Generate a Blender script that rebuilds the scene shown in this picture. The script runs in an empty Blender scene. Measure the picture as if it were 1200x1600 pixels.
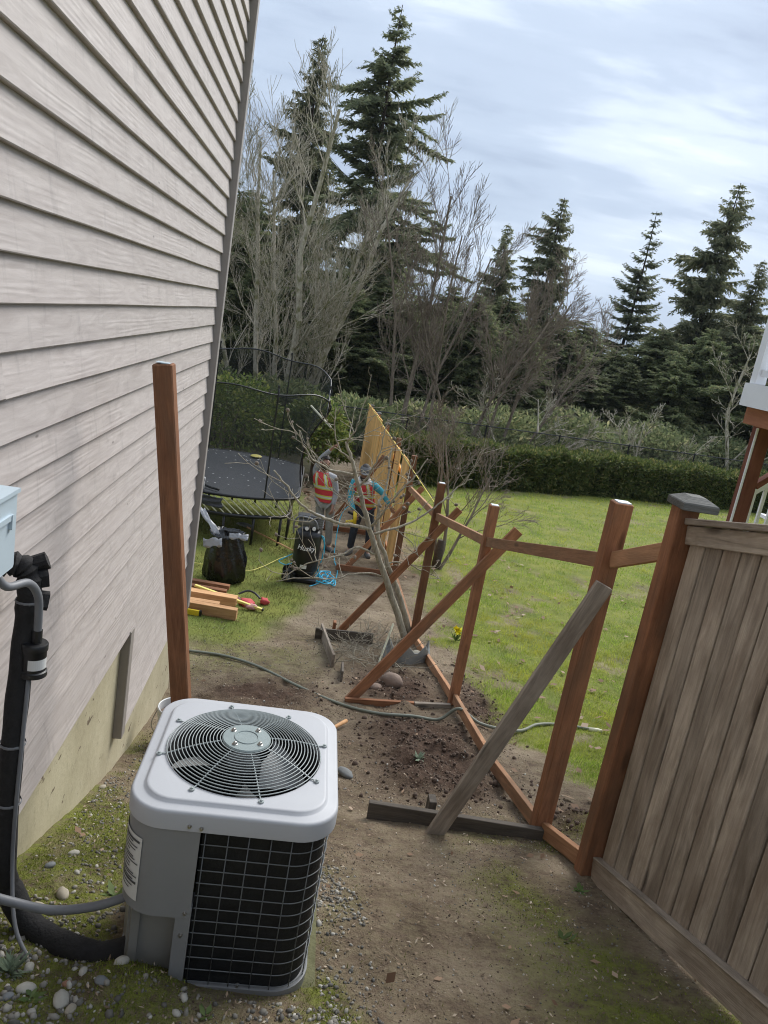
import bpy, bmesh, math, random
import numpy as np
from mathutils import Vector, Matrix
random.seed(7)
RNG = np.random.default_rng(7)
S = bpy.context.scene
COL = S.collection
PI = math.pi

# ------------------------------------------------------------------ camera, sky, sun, exposure
cam = bpy.data.cameras.new('camera')
cam.sensor_fit = 'VERTICAL'; cam.sensor_height = 24.0; cam.lens = 18.0
cam.clip_start = 0.05; cam.clip_end = 20000
co = bpy.data.objects.new('camera', cam); COL.objects.link(co)
R_ = ((0.98319585, 0.14690989, 0.10836695), (-0.06825087, -0.25475569, 0.96459388), (0.16931547, -0.95578085, -0.24044801))
co.matrix_world = Matrix([[r[0], -r[1], -r[2], t] for r, t in zip(R_, (0, 0, 1.64))] + [[0, 0, 0, 1]])
S.camera = co

SUN_EL, SUN_AZ = 42.0, 38.0          # azimuth measured from +Y (away from the camera) towards +X
sd = Vector((math.sin(math.radians(SUN_AZ)) * math.cos(math.radians(SUN_EL)),
             math.cos(math.radians(SUN_AZ)) * math.cos(math.radians(SUN_EL)), math.sin(math.radians(SUN_EL))))

def node(nt, t, ins=None, **kw):
    n = nt.nodes.new(t)
    for k, v in kw.items(): setattr(n, k, v)
    for k, v in (ins or {}).items():
        s = n.inputs[k]
        if isinstance(v, bpy.types.NodeSocket): nt.links.new(v, s)
        else: s.default_value = v
    return n
def ramp(nt, fac, stops, interp='LINEAR'):
    n = node(nt, 'ShaderNodeValToRGB', {0: fac}); cr = n.color_ramp; cr.interpolation = interp
    while len(cr.elements) < len(stops): cr.elements.new(0.5)
    for e, (p, c) in zip(cr.elements, stops):
        e.position = p; e.color = (c, c, c, 1) if isinstance(c, (int, float)) else (*c, 1)
    return n.outputs[0]
def mixc(nt, fac, a, b, blend='MIX'):
    n = nt.nodes.new('ShaderNodeMix'); n.data_type = 'RGBA'; n.blend_type = blend
    for i, v in ((0, fac), (6, a), (7, b)):
        if isinstance(v, bpy.types.NodeSocket): nt.links.new(v, n.inputs[i])
        else: n.inputs[i].default_value = v if i == 0 else (*v, 1)
    return n.outputs[2]
def mth(nt, op, a, b=0.0, c=0.0, clamp=False):
    n = node(nt, 'ShaderNodeMath', {0: a, 1: b, 2: c}, operation=op); n.use_clamp = clamp
    return n.outputs[0]
def noise(nt, vec, scale, detail=4, rough=0.55, dist=0.0):
    return node(nt, 'ShaderNodeTexNoise', {'Vector': vec, 'Scale': scale, 'Detail': detail, 'Roughness': rough, 'Distortion': dist}).outputs['Fac']
def mapping(nt, vec, scale=(1, 1, 1), rot=(0, 0, 0), loc=(0, 0, 0)):
    return node(nt, 'ShaderNodeMapping', {'Vector': vec, 'Scale': scale, 'Rotation': rot, 'Location': loc}).outputs[0]

w = bpy.data.worlds.new('World'); S.world = w; w.use_nodes = True
nt = w.node_tree; nt.nodes.clear()
sky = node(nt, 'ShaderNodeTexSky', sky_type='NISHITA'); sky.sun_disc = False
sky.sun_elevation = math.radians(SUN_EL); sky.sun_rotation = math.radians(SUN_AZ)
bgA = node(nt, 'ShaderNodeBackground', {'Color': sky.outputs[0], 'Strength': 0.10})
gen = node(nt, 'ShaderNodeTexCoord').outputs['Generated']
sep = node(nt, 'ShaderNodeSeparateXYZ', {0: gen})
zc = mth(nt, 'MAXIMUM', sep.outputs[2], 0.0)
den = mth(nt, 'ADD', zc, 0.13)
u = mth(nt, 'DIVIDE', sep.outputs[0], den); v = mth(nt, 'DIVIDE', sep.outputs[1], den)
uv = node(nt, 'ShaderNodeCombineXYZ', {0: u, 1: v, 2: 0.0}).outputs[0]
n1 = noise(nt, mapping(nt, uv, (0.6, 0.8, 1), (0, 0, 0.35), (3.7, 1.2, 0)), 1.0, 3, 0.5, 0.3)
n2 = noise(nt, mapping(nt, uv, (1.5, 3.4, 1), (0, 0, 0.25), (1.2, 7.4, 0)), 1.5, 7, 0.60, 0.25)
cl = mth(nt, 'ADD', mth(nt, 'MULTIPLY', n1, 0.74), mth(nt, 'MULTIPLY', n2, 0.32))
dotn = node(nt, 'ShaderNodeVectorMath', {0: gen, 1: tuple(sd)}, operation='DOT_PRODUCT').outputs['Value']
glow = mth(nt, 'POWER', mth(nt, 'MAXIMUM', dotn, 0.0), 14.0)
cl = mth(nt, 'ADD', cl, mth(nt, 'MULTIPLY', glow, 0.0))
cc = ramp(nt, cl, [(0.38, (0.094, 0.112, 0.150)), (0.51, (0.155, 0.180, 0.220)), (0.61, (0.240, 0.265, 0.300)), (0.72, (0.40, 0.415, 0.43))], 'EASE')
cie = mth(nt, 'MULTIPLY_ADD', zc, 1.1, 0.85)
bgB = node(nt, 'ShaderNodeBackground', {'Color': cc, 'Strength': cie})
mx = node(nt, 'ShaderNodeMixShader', {0: 0.955, 1: bgA.outputs[0], 2: bgB.outputs[0]})
node(nt, 'ShaderNodeOutputWorld', {0: mx.outputs[0]})

sl = bpy.data.lights.new('sun', 'SUN'); sl.energy = 1.5; sl.angle = math.radians(35); sl.color = (1, 0.97, 0.92)
so = bpy.data.objects.new('sun', sl); COL.objects.link(so)
so.rotation_euler = sd.to_track_quat('Z', 'Y').to_euler()
S.view_settings.view_transform = 'Standard'; S.view_settings.look = 'None'
S.view_settings.exposure = 1.66; S.view_settings.gamma = 1.0; S.view_settings.use_curve_mapping = False
S.render.engine = 'CYCLES'
S.cycles.use_denoising = True
S.cycles.max_bounces = 6; S.cycles.transparent_max_bounces = 12; S.cycles.volume_bounces = 0
S.cycles.sample_clamp_indirect = 6.0
S.cycles.pixel_filter_type = 'BLACKMAN_HARRIS'; S.cycles.filter_width = 1.05

# ------------------------------------------------------------------ terrain functions
YS = np.array([-60, -6, -3, 0, 2.3, 3.6, 4.9, 6.3, 7.1, 9.24, 12.5, 14, 28, 32, 60, 150, 1000, 3000, 9000.])
ZS = np.array([4, 1.3, .75, 0, -.77, -1.18, -1.6, -1.92, -2.06, -2.34, -2.6, -2.7, -3.45, -3.8, -9, -25, -60, -60, -60.])
def vnoise(x, y, seed=0):
    xi = np.floor(x).astype(np.int64); yi = np.floor(y).astype(np.int64); fx = x - xi; fy = y - yi
    def h(a, b):
        n = (a * 374761393 + b * 668265263 + seed * 974634777) & 0xffffffff
        n = ((n ^ (n >> 13)) * 1274126177) & 0xffffffff
        return ((n ^ (n >> 16)) & 0xffff) / 65535.0
    fx = fx * fx * (3 - 2 * fx); fy = fy * fy * (3 - 2 * fy)
    return (h(xi, yi) * (1 - fx) + h(xi + 1, yi) * fx) * (1 - fy) + (h(xi, yi + 1) * (1 - fx) + h(xi + 1, yi + 1) * fx) * fy
def fbm(x, y, o=4, seed=0):
    s = 0; a = 0.5; t = 0
    for i in range(o):
        s = s + a * vnoise(x * 2 ** i, y * 2 ** i, seed + i); t += a; a *= 0.5
    return s / t
def ss(a, b, x):
    t = np.clip((x - a) / (b - a), 0, 1); return t * t * (3 - 2 * t)
def T(x, y):
    x = np.asarray(x, float); y = np.asarray(y, float)
    z = (np.interp(y - .5, YS, ZS) + np.interp(y, YS, ZS) * 2 + np.interp(y + .5, YS, ZS)) / 4
    z = z - .2 * np.clip((1.2 - x) / 2.2, 0, 1) * np.clip((y - 3) / 2.5, 0, 1) * np.clip((11 - y) / 4, 0, 1)
    z = z + .02 * np.clip(x - 3, 0, 30) * np.clip((y - 8) / 15, 0, 1) * np.clip((60 - y) / 28, 0, 1)
    return z
def Tf(x, y): return float(T(x, y))
def masks(x, y):
    n = fbm(x * 1.6, y * 1.6, 4, 3); nb = fbm(x * 5, y * 5, 3, 9)
    wob = (n - .5) * 1.1 + (nb - .5) * .5
    xr = np.interp(y, [2, 4, 5.6, 7.3, 9.6, 14, 24, 27], [2.5, 2.55, 2.5, 2.2, 2.15, 2.25, 2.3, 2.4])
    gr = ss(-.15, .35, x - xr + wob * .8)
    xl = np.interp(y, [7.8, 8.3, 8.75, 10.9, 13, 15, 18, 22], [-2.2, -.85, -.15, .4, .35, .3, .15, -.6])
    gl = ss(-.15, .3, xl - x + wob * .5) * ss(8.2, 8.8, y + wob * .3)
    g = np.maximum(gr, gl) * (1 - ss(25.5, 28.5, y - .25 * np.clip(x - 6, 0, 10)))
    g = g * (1 - .75 * ss(.62, .78, fbm(x * 2.3 + 9, y * 2.3, 3, 21)) * (gr > .5))
    m1 = 1.15 * ss(.35, -.25, x) * ss(6.4, 4.6, y)
    m2 = ss(.95, 1.6, x) * ss(4.8, 3.4, y) * 1.0
    m3 = 1.25 * np.exp(-((x - .37) / .12) ** 2) * ss(3.6, 3.1, y)
    m4 = .5 * ss(.9, -.2, x) * ss(7.0, 8.2, y) * ss(9.6, 8.6, y)
    m = np.clip(np.maximum.reduce([m1, m2, m3, m4]) * ss(.33, .56, n * .6 + nb * .4), 0, 1)
    d = np.exp(-((x - 1.35) / .55) ** 2) * ss(4.3, 5.0, y) * ss(7.0, 6.2, y)
    d = np.maximum(d, np.exp(-(((x - 1.3) / .5) ** 2 + ((y - 7.5) / .6) ** 2)))
    d = np.maximum(d, np.exp(-(((x + .1) / .6) ** 2 + ((y - 7.0) / .45) ** 2)))
    d = np.maximum(d, np.exp(-(((x - 2.25) / .35) ** 2 + ((y - 4.3) / .55) ** 2)))
    d = np.maximum(d, .8 * np.exp(-(((x - 2.1) / .3) ** 2 + ((y - 7.2) / .8) ** 2)))
    d = np.clip(d * (.75 + 1.1 * n), 0, 1)
    return g, m, d
def relief(x, y, g, m, d):
    near = ss(40, 12, y)
    z = (fbm(x * .9, y * .9, 3, 1) - .5) * .09 * near
    z = z + (fbm(x * 6, y * 6, 3, 5) - .5) * (.022 + .015 * g) * near
    z = z + d * (fbm(x * 4.5, y * 4.5, 4, 8) - .38) * .22 + d * (vnoise(x * 16, y * 16, 14) - .5) * .03
    z = z + ((vnoise(x * 22, y * 22, 4) - .5) * .016 + (fbm(x * 9, y * 9, 2, 33) - .5) * .03) * ss(10, 6, y) * (.5 + d)
    z = z + .10 * np.exp(-((x + .36) / .17) ** 2 - ((y - 2.20) / .15) ** 2) + .05 * np.exp(-((x + .05) / .3) ** 2 - ((y - 2.12) / .12) ** 2)
    return z
def H(x, y):
    g, m, d = masks(x, y); return T(x, y) + relief(x, y, g, m, d)
def Hf(x, y): return float(H(np.array([x], float), np.array([y], float))[0])

# ------------------------------------------------------------------ mesh helpers
def link(o): COL.objects.link(o); return o
def tag(o, label=None, cat=None, group=None, kind=None):
    if label: o['label'] = label
    if cat: o['category'] = cat
    if group: o['group'] = group
    if kind: o['kind'] = kind
    return o
def empty(name, loc, label=None, cat=None, group=None):
    o = link(bpy.data.objects.new(name, None)); o.location = loc; o.empty_display_size = .1
    return tag(o, label, cat, group)
def put(o, parent):
    if parent is not None:
        o.parent = parent
        p = parent.get('_w'); base = Vector(p) if p is not None else Vector(parent.location)
        if parent.type == 'EMPTY' or parent.parent is None:
            o.matrix_parent_inverse = parent_world(parent).inverted()
        else:
            o.matrix_parent_inverse = parent_world(parent).inverted()
    return o
def parent_world(o):
    m = o.matrix_basis.copy()
    while o.parent is not None:
        m = o.matrix_parent_inverse @ m
        o = o.parent; m = o.matrix_basis @ m
    return m
class MB:
    def __init__(s): s.v = []; s.f = []; s.mi = []
    def add(s, vs, fs):
        o = len(s.v); s.v += [tuple(p) for p in vs]; s.f += [tuple(i + o for i in f) for f in fs]
    def box(s, c, d, rot=None, ch=0.0):
        m = Matrix.Translation(c) @ (rot.to_4x4() if rot is not None else Matrix.Identity(4))
        x, y, z = d[0] / 2, d[1] / 2, d[2] / 2
        if ch <= 0:
            vs = [m @ Vector((a * x, b * y, e * z)) for a in (-1, 1) for b in (-1, 1) for e in (-1, 1)]
            s.add(vs, [(0, 1, 3, 2), (4, 6, 7, 5), (0, 4, 5, 1), (2, 3, 7, 6), (0, 2, 6, 4), (1, 5, 7, 3)])
        else:
            ch = min(ch, x * .9, y * .9, z * .9)
            pr = [(-y, -z + ch), (-y, z - ch), (-y + ch, z), (y - ch, z), (y, z - ch), (y, -z + ch), (y - ch, -z), (-y + ch, -z)]
            vs = [m @ Vector((e * x, a, b)) for e in (-1, 1) for a, b in pr]
            n = 8
            s.add(vs, [tuple(range(n))[::-1][::-1], tuple(range(n, 2 * n))[::-1]] + [(i, n + i, n + (i + 1) % n, (i + 1) % n) for i in range(n)])
    def tube(s, pts, rad, n=8, cap=True, closed=False):
        pts = [Vector(p) for p in pts]; k = len(pts)
        if not hasattr(rad, '__len__'): rad = [rad] * k
        vs = []; prev = None
        for i, p in enumerate(pts):
            if closed: t = pts[(i + 1) % k] - pts[i - 1]
            else: t = pts[min(i + 1, k - 1)] - pts[max(i - 1, 0)]
            if t.length < 1e-9: t = Vector((0, 0, 1))
            t.normalize()
            if prev is None:
                a = Vector((0, 0, 1)) if abs(t.z) < .9 else Vector((1, 0, 0)); prev = t.cross(a).normalized()
            prev = (prev - t * prev.dot(t)).normalized(); b = t.cross(prev)
            for j in range(n):
                an = 2 * PI * j / n; vs.append(p + (prev * math.cos(an) + b * math.sin(an)) * rad[i])
        fs = []
        for i in range(k if closed else k - 1):
            a0 = i * n; b0 = ((i + 1) % k) * n
            for j in range(n): fs.append((a0 + j, a0 + (j + 1) % n, b0 + (j + 1) % n, b0 + j))
        if cap and not closed: fs += [tuple(range(n))[::-1], tuple(range((k - 1) * n, k * n))]
        s.add(vs, fs)
    def rings(s, rs, cap0=False, cap1=False, closed=True):
        n = len(rs[0]); vs = [p for r in rs for p in r]; fs = []
        for i in range(len(rs) - 1):
            for j in range(n if closed else n - 1):
                fs.append((i * n + j, i * n + (j + 1) % n, (i + 1) * n + (j + 1) % n, (i + 1) * n + j))
        if cap0: fs.append(tuple(range(n))[::-1])
        if cap1: fs.append(tuple(range((len(rs) - 1) * n, len(rs) * n)))
        s.add(vs, fs)
    def lathe(s, c, prof, n=24, cap0=False, cap1=False):
        c = Vector(c)
        s.rings([[c + Vector((r * math.cos(2 * PI * j / n), r * math.sin(2 * PI * j / n), z)) for j in range(n)] for r, z in prof], cap0, cap1)
    def build(s, name, mat, parent=None, smooth=False, fixn=True):
        me = bpy.data.meshes.new(name); me.from_pydata(s.v, [], s.f); 
        if fixn:
            bm = bmesh.new(); bm.from_mesh(me); bmesh.ops.recalc_face_normals(bm, faces=bm.faces); bm.to_mesh(me); bm.free()
        if smooth: me.shade_smooth() if smooth is True else me.set_sharp_from_angle(angle=math.radians(smooth))
        if smooth and smooth is not True:
            me.shade_smooth(); me.set_sharp_from_angle(angle=math.radians(smooth))
        me.materials.append(mat)
        o = link(bpy.data.objects.new(name, me)); put(o, parent); return o
def np_mesh(name, V, F, mat, parent=None, smooth=False):
    """V (n,3) array, F (m,k) index array"""
    me = bpy.data.meshes.new(name); V = np.ascontiguousarray(V, np.float32); F = np.ascontiguousarray(F, np.int32)
    m, k = F.shape
    me.vertices.add(len(V)); me.vertices.foreach_set('co', V.ravel())
    me.loops.add(m * k); me.loops.foreach_set('vertex_index', F.ravel())
    me.polygons.add(m); me.polygons.foreach_set('loop_start', np.arange(m, dtype=np.int32) * k)
    me.update(calc_edges=True); me.validate()
    if smooth: me.shade_smooth()
    me.materials.append(mat)
    o = link(bpy.data.objects.new(name, me)); put(o, parent); return o
def frame(p0, p1, up=(0, 0, 1)):
    p0 = Vector(p0); p1 = Vector(p1); x = (p1 - p0).normalized(); up = Vector(up)
    y = up.cross(x)
    if y.length < 1e-4: y = Vector((0, 1, 0)).cross(x)
    y.normalize(); z = x.cross(y)
    m = Matrix((x, y, z)).transposed().to_4x4(); m.translation = (p0 + p1) / 2
    return m
def beam(name, p0, p1, w, h, mat, parent=None, up=(0, 0, 1), ch=.004, warp=0.0):
    """timber: length along local X, width w (local Y), height h (local Z, towards up)"""
    b = MB(); L = (Vector(p1) - Vector(p0)).length; y, z = w / 2, h / 2
    pr = [(-y, -z + ch), (-y, z - ch), (-y + ch, z), (y - ch, z), (y, z - ch), (y, -z + ch), (y - ch, -z), (-y + ch, -z)]
    xs = [-L / 2, -L / 2 + ch, -L / 6, L / 6, L / 2 - ch, L / 2]; rs = []
    wy = random.uniform(-1, 1) * warp; wz = random.uniform(-1, 1) * warp
    for i, x in enumerate(xs):
        k = 1 if 0 < i < 5 else 1 - ch / max(y, z)
        q = 1 - (2 * x / L) ** 2
        rs.append([(x, a * k + wy * q, c * k + wz * q) for a, c in pr])
    b.rings(rs, True, True)
    o = b.build(name, mat); o.matrix_basis = frame(p0, p1, up); put(o, parent); return o
def catmull(pts, n=6):
    P = [Vector(p) for p in pts]; out = []
    for i in range(len(P) - 1):
        a = P[max(i - 1, 0)]; b = P[i]; c = P[i + 1]; d = P[min(i + 2, len(P) - 1)]
        for k in range(n):
            t = k / n; out.append(.5 * ((2 * b) + (c - a) * t + (2 * a - 5 * b + 4 * c - d) * t * t + (3 * b - a - 3 * c + d) * t ** 3))
    out.append(P[-1]); return out
def copy_tree(o, parent=None):
    c = o.copy(); COL.objects.link(c); c.parent = parent
    for ch in [k for k in bpy.data.objects if k.parent == o]: copy_tree(ch, c)
    return c

# ------------------------------------------------------------------ materials
def newmat(name):
    m = bpy.data.materials.new(name); m.use_nodes = True; nt = m.node_tree
    return m, nt, nt.nodes['Principled BSDF']
def plain(name, col, rough=.6, metal=0.0, var=0.12, scale=9.0, bump=0.0, spec=.5, coord='Object'):
    m, nt, b = newmat(name)
    tc = node(nt, 'ShaderNodeTexCoord').outputs[coord]
    n = noise(nt, tc, scale, 6, .65)
    c = mixc(nt, n, tuple(x * (1 - var * 1.6) for x in col), tuple(min(1, x * (1 + var)) for x in col))
    nt.links.new(c, b.inputs['Base Color'])
    r = mth(nt, 'MULTIPLY_ADD', noise(nt, tc, scale * 2.3, 4), .25, rough - .12)
    nt.links.new(r, b.inputs['Roughness']); b.inputs['Metallic'].default_value = metal
    b.inputs['Specular IOR Level'].default_value = spec
    if bump:
        bp = node(nt, 'ShaderNodeBump', {'Height': noise(nt, tc, scale * 4, 5), 'Strength': bump, 'Distance': .01})
        nt.links.new(bp.outputs[0], b.inputs['Normal'])
    return m
def wood(name, dark, light, knot=.5, gscale=1.0, rvar=.25, bump=.35, rough=.78, stain=None, moss=0.0):
    m, nt, b = newmat(name)
    tc = node(nt, 'ShaderNodeTexCoord').outputs['Object']; oi = node(nt, 'ShaderNodeObjectInfo').outputs['Random']
    off = node(nt, 'ShaderNodeCombineXYZ', {0: mth(nt, 'MULTIPLY', oi, 37.0), 1: mth(nt, 'MULTIPLY', oi, 11.0), 2: mth(nt, 'MULTIPLY', oi, 23.0)}).outputs[0]
    p = node(nt, 'ShaderNodeVectorMath', {0: tc, 1: off}, operation='ADD').outputs[0]
    g1 = noise(nt, mapping(nt, p, (.9 * gscale, 9 * gscale, 9 * gscale)), 2.4, 5, .6, 1.2)
    g2 = noise(nt, mapping(nt, p, (4, 90, 90)), 2.0, 3, .6, .2)
    g3 = noise(nt, p, 3.2, 4, .6)
    f = mth(nt, 'ADD', mth(nt, 'MULTIPLY', g1, .55), mth(nt, 'ADD', mth(nt, 'MULTIPLY', g2, .17), mth(nt, 'MULTIPLY', g3, .36)))
    c = ramp(nt, f, [(.36, dark), (.68, light)])
    vo = node(nt, 'ShaderNodeTexVoronoi', {'Vector': mapping(nt, p, (1.7, 7.5, 7.5)), 'Scale': 1.0, 'Randomness': 1.0}, feature='F1').outputs['Distance']
    kn = ramp(nt, vo, [(.06, 1.0), (.17, 0.0)])
    c = mixc(nt, mth(nt, 'MULTIPLY', kn, knot), c, tuple(x * .35 for x in dark))
    if stain is not None:
        s = ramp(nt, noise(nt, mapping(nt, p, (.8, 3, 3)), 1.7, 5, .65, .5), [(.46, 0.0), (.66, 1.0)])
        c = mixc(nt, mth(nt, 'MULTIPLY', s, .7), c, stain)
    br = mth(nt, 'MULTIPLY_ADD', oi, rvar * 2, 1 - rvar)
    c = node(nt, 'ShaderNodeVectorMath', {0: c, 1: node(nt, 'ShaderNodeCombineXYZ', {0: br, 1: br, 2: br}).outputs[0]}, operation='MULTIPLY').outputs[0]
    nt.links.new(c, b.inputs['Base Color'])
    b.inputs['Roughness'].default_value = rough; b.inputs['Specular IOR Level'].default_value = .25
    hb = mth(nt, 'ADD', mth(nt, 'MULTIPLY', g2, .7), mth(nt, 'MULTIPLY', g1, .5))
    bp = node(nt, 'ShaderNodeBump', {'Height': hb, 'Strength': bump, 'Distance': .006})
    nt.links.new(bp.outputs[0], b.inputs['Normal'])
    return m
def leafmat(name, a, b2, trans=.3, rough=.6, extra=None, patch=None):
    m, nt, b = newmat(name)
    isl = node(nt, 'ShaderNodeNewGeometry').outputs['Random Per Island']
    oi = node(nt, 'ShaderNodeObjectInfo').outputs['Random']
    st = [(0.0, a), (.75, b2)] + ([(1.0, extra)] if extra else [])
    c = ramp(nt, isl, st)
    if patch:
        ps = node(nt, 'ShaderNodeNewGeometry').outputs['Position']
        c = mixc(nt, ramp(nt, noise(nt, ps, .75, 5, .6), [(.44, 0.0), (.66, .75)]), c, patch)
        lum_ = ramp(nt, noise(nt, ps, 3.5, 4, .6), [(.3, .68), (.7, 1.15)])
        c = mixc(nt, 1.0, c, lum_, 'MULTIPLY')
    k = mth(nt, 'MULTIPLY_ADD', oi, .5, .75)
    c = node(nt, 'ShaderNodeVectorMath', {0: c, 1: node(nt, 'ShaderNodeCombineXYZ', {0: k, 1: k, 2: k}).outputs[0]}, operation='MULTIPLY').outputs[0]
    nt.links.new(c, b.inputs['Base Color']); b.inputs['Roughness'].default_value = rough
    b.inputs['Specular IOR Level'].default_value = .25
    if trans > 0:
        tr = node(nt, 'ShaderNodeBsdfTranslucent', {'Color': c})
        mx = node(nt, 'ShaderNodeMixShader', {0: trans, 1: b.outputs[0], 2: tr.outputs[0]})
        nt.links.new(mx.outputs[0], nt.nodes['Material Output'].inputs[0])
    return m
def flat(name, col, rough=.5, metal=0.0, spec=.5):
    return plain(name, col, rough, metal, .06, 14.0, 0.0, spec)

M_treated = wood('treated_timber', (.13, .053, .026), (.355, .160, .078), knot=.85, rvar=.3, bump=.6, stain=(.15, .085, .05))
M_treated2 = wood('treated_timber_pale', (.22, .105, .052), (.46, .25, .135), knot=.75, rvar=.3, bump=.6, stain=(.20, .12, .07))
M_cedar = wood('new_cedar', (.56, .29, .085), (.86, .52, .20), knot=.35, rvar=.16)
M_grey = wood('weathered_board', (.175, .142, .110), (.47, .395, .315), knot=.85, stain=(.17, .125, .09), rvar=.3, bump=.8)
M_greydark = wood('weathered_dark', (.045, .038, .031), (.15, .125, .10), knot=.5, bump=.5)
M_capwood = wood('lichen_wood', (.06, .06, .055), (.20, .195, .18), knot=.3, bump=.9)
M_stump = wood('dark_wood', (.03, .022, .015), (.09, .065, .045))
M_lumber = wood('fresh_lumber', (.36, .18, .075), (.62, .37, .19), knot=.4)
M_trim = plain('taupe_trim', (.27, .24, .215), .6, var=.1, scale=6)
M_cornertrim = plain('pale_taupe_trim', (.30, .27, .25), .6, var=.1, scale=6)
M_acwhite = plain('white_enamel', (.415, .425, .445), .55, var=.04, scale=5)
M_acgrey = plain('grey_enamel', (.225, .23, .235), .5, var=.07, scale=4, bump=.02)
M_acgrey2 = plain('dull_grey_enamel', (.25, .245, .225), .55, var=.12, scale=5)
M_coil = plain('coil_fins', (.013, .014, .015), .55, var=.5, scale=22, bump=.3, spec=.3)
M_wire = plain('grey_wire', (.12, .13, .135), .45, var=.15, scale=20)
M_guard = plain('grille_wire', (.30, .335, .33), .4, var=.15, scale=20)
M_plate = plain('zinc_plate', (.23, .275, .27), .42, var=.1, scale=20)
M_metal = plain('bolt_metal', (.45, .43, .40), .3, .9, .2, 40)
M_blade = plain('fan_blade', (.30, .30, .29), .5, .1, .1, 9)
M_black = plain('black_plastic', (.012, .012, .013), .45, var=.2, scale=12)
M_foam = plain('black_foam', (.014, .013, .013), .85, var=.3, scale=16, bump=.5)
M_blackm = plain('black_metal', (.010, .010, .011), .4, var=.2, scale=9)
M_dark = plain('dark_inside', (.012, .012, .012), .9, var=.1)
M_cond = plain('grey_conduit', (.16, .165, .175), .5, var=.1, scale=12)
M_boxm = plain('pale_blue_enamel', (.45, .53, .58), .45, var=.04, scale=8)
M_label = plain('white_label', (.62, .62, .60), .5, var=.05)
M_print = plain('label_print', (.07, .07, .07), .6)
M_white = plain('white_paint', (.75, .76, .77), .45, var=.05, scale=4)
M_deckwood = wood('deck_brown', (.13, .045, .03), (.25, .095, .06), knot=.3)
M_bucket = plain('bucket_plastic', (.55, .56, .56), .5, var=.12, scale=9)
M_hose = plain('hose_rubber', (.16, .17, .13), .55, var=.3, scale=12)
M_cyan = plain('blue_hose', (.03, .42, .62), .4, var=.1)
M_yellow = plain('yellow_paint', (.72, .52, .03), .45, var=.08)
M_paleyellow = plain('pale_yellow', (.70, .60, .16), .5, var=.08)
M_red = plain('red_fabric', (.50, .07, .07), .8, var=.3, scale=30)
M_pink = plain('pink_fabric', (.52, .27, .25), .8, var=.3, scale=30)
M_mat = plain('jump_mat', (.045, .048, .056), .55, var=.2, scale=12)
M_rod = plain('fibreglass_rod', (.60, .58, .42), .5, var=.08)
M_rock = plain('brown_rock', (.21, .15, .115), .85, var=.35, scale=8, bump=.6)
M_concrete = plain('concrete', (.27, .25, .20), .9, var=.25, scale=7, bump=.4)
M_greysheet = plain('grey_sheet', (.17, .175, .17), .75, var=.25, scale=9, bump=.4)
M_string = plain('yellow_string', (.70, .60, .12), .7)

def bark(name, a, b2, scale=4.0, moss=None):
    m, nt, b = newmat(name)
    tc = node(nt, 'ShaderNodeTexCoord').outputs['Object']
    n = noise(nt, mapping(nt, tc, (1, 1, .35)), scale * 3, 6, .7)
    c = ramp(nt, n, [(.3, a), (.7, b2)])
    if moss:
        c = mixc(nt, ramp(nt, noise(nt, tc, scale * .6, 4), [(.5, 0.0), (.62, .8)]), c, moss)
    nt.links.new(c, b.inputs['Base Color']); b.inputs['Roughness'].default_value = .9; b.inputs['Specular IOR Level'].default_value = .2
    bp = node(nt, 'ShaderNodeBump', {'Height': n, 'Strength': .6, 'Distance': .02}); nt.links.new(bp.outputs[0], b.inputs['Normal'])
    return m
M_barkfir = bark('fir_bark', (.035, .027, .02), (.10, .078, .06))
M_barkpale = bark('pale_bark', (.24, .215, .165), (.56, .51, .41), moss=(.15, .15, .055))
M_barkbrown = bark('brown_bark', (.10, .08, .062), (.28, .23, .18))
M_barkyoung = bark('young_bark', (.19, .165, .12), (.47, .42, .33), 8)
M_fir = leafmat('fir_needles', (.098, .118, .068), (.205, .225, .125), .55, extra=(.30, .30, .175))
M_cedarleaf = leafmat('cedar_sprays', (.11, .13, .075), (.235, .245, .135), .55, extra=(.34, .31, .19))
M_darkfir = leafmat('dark_conifer', (.105, .138, .066), (.225, .25, .118), .55, extra=(.34, .32, .17))
M_hedge = leafmat('hedge_sprays', (.06, .088, .026), (.155, .19, .055), .4, extra=(.32, .28, .11))
M_laurel = leafmat('laurel_leaves', (.07, .115, .026), (.20, .25, .06), .4, .4, extra=(.34, .34, .11))
M_grass = leafmat('grass_blades', (.15, .25, .028), (.34, .44, .065), .5, .6, extra=(.52, .50, .20), patch=(.42, .38, .065))
M_grassdry = leafmat('worn_grass', (.10, .125, .028), (.25, .25, .075), .4, .7, extra=(.38, .33, .17), patch=(.20, .165, .06))
M_moss = leafmat('moss', (.075, .10, .014), (.21, .245, .035), .2, .9, extra=(.16, .13, .06))
M_weed = leafmat('weed_leaves', (.06, .11, .03), (.14, .19, .06), .3, .5)
M_deadleaf = leafmat('dead_leaves', (.13, .075, .045), (.30, .20, .13), .15, .8, extra=(.42, .33, .25))
M_chip = leafmat('debris', (.10, .07, .045), (.34, .25, .17), 0, .85, extra=(.52, .45, .35))
M_pebble = leafmat('pebbles', (.11, .105, .095), (.30, .28, .24), 0, .75, extra=(.55, .52, .46))
M_skin = plain('skin', (.36, .20, .14), .55, var=.08)
M_hair = plain('dark_hair', (.018, .013, .010), .7, var=.2)
M_vest = plain('red_vest', (.62, .045, .055), .75, var=.12, scale=14, bump=1.0)
M_lime = plain('lime_band', (.58, .62, .10), .6, var=.06)
M_silver = plain('silver_band', (.58, .58, .56), .45, var=.06)
M_greycloth = plain('grey_cloth', (.34, .34, .35), .9, var=.2, scale=18, bump=1.0)
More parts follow.
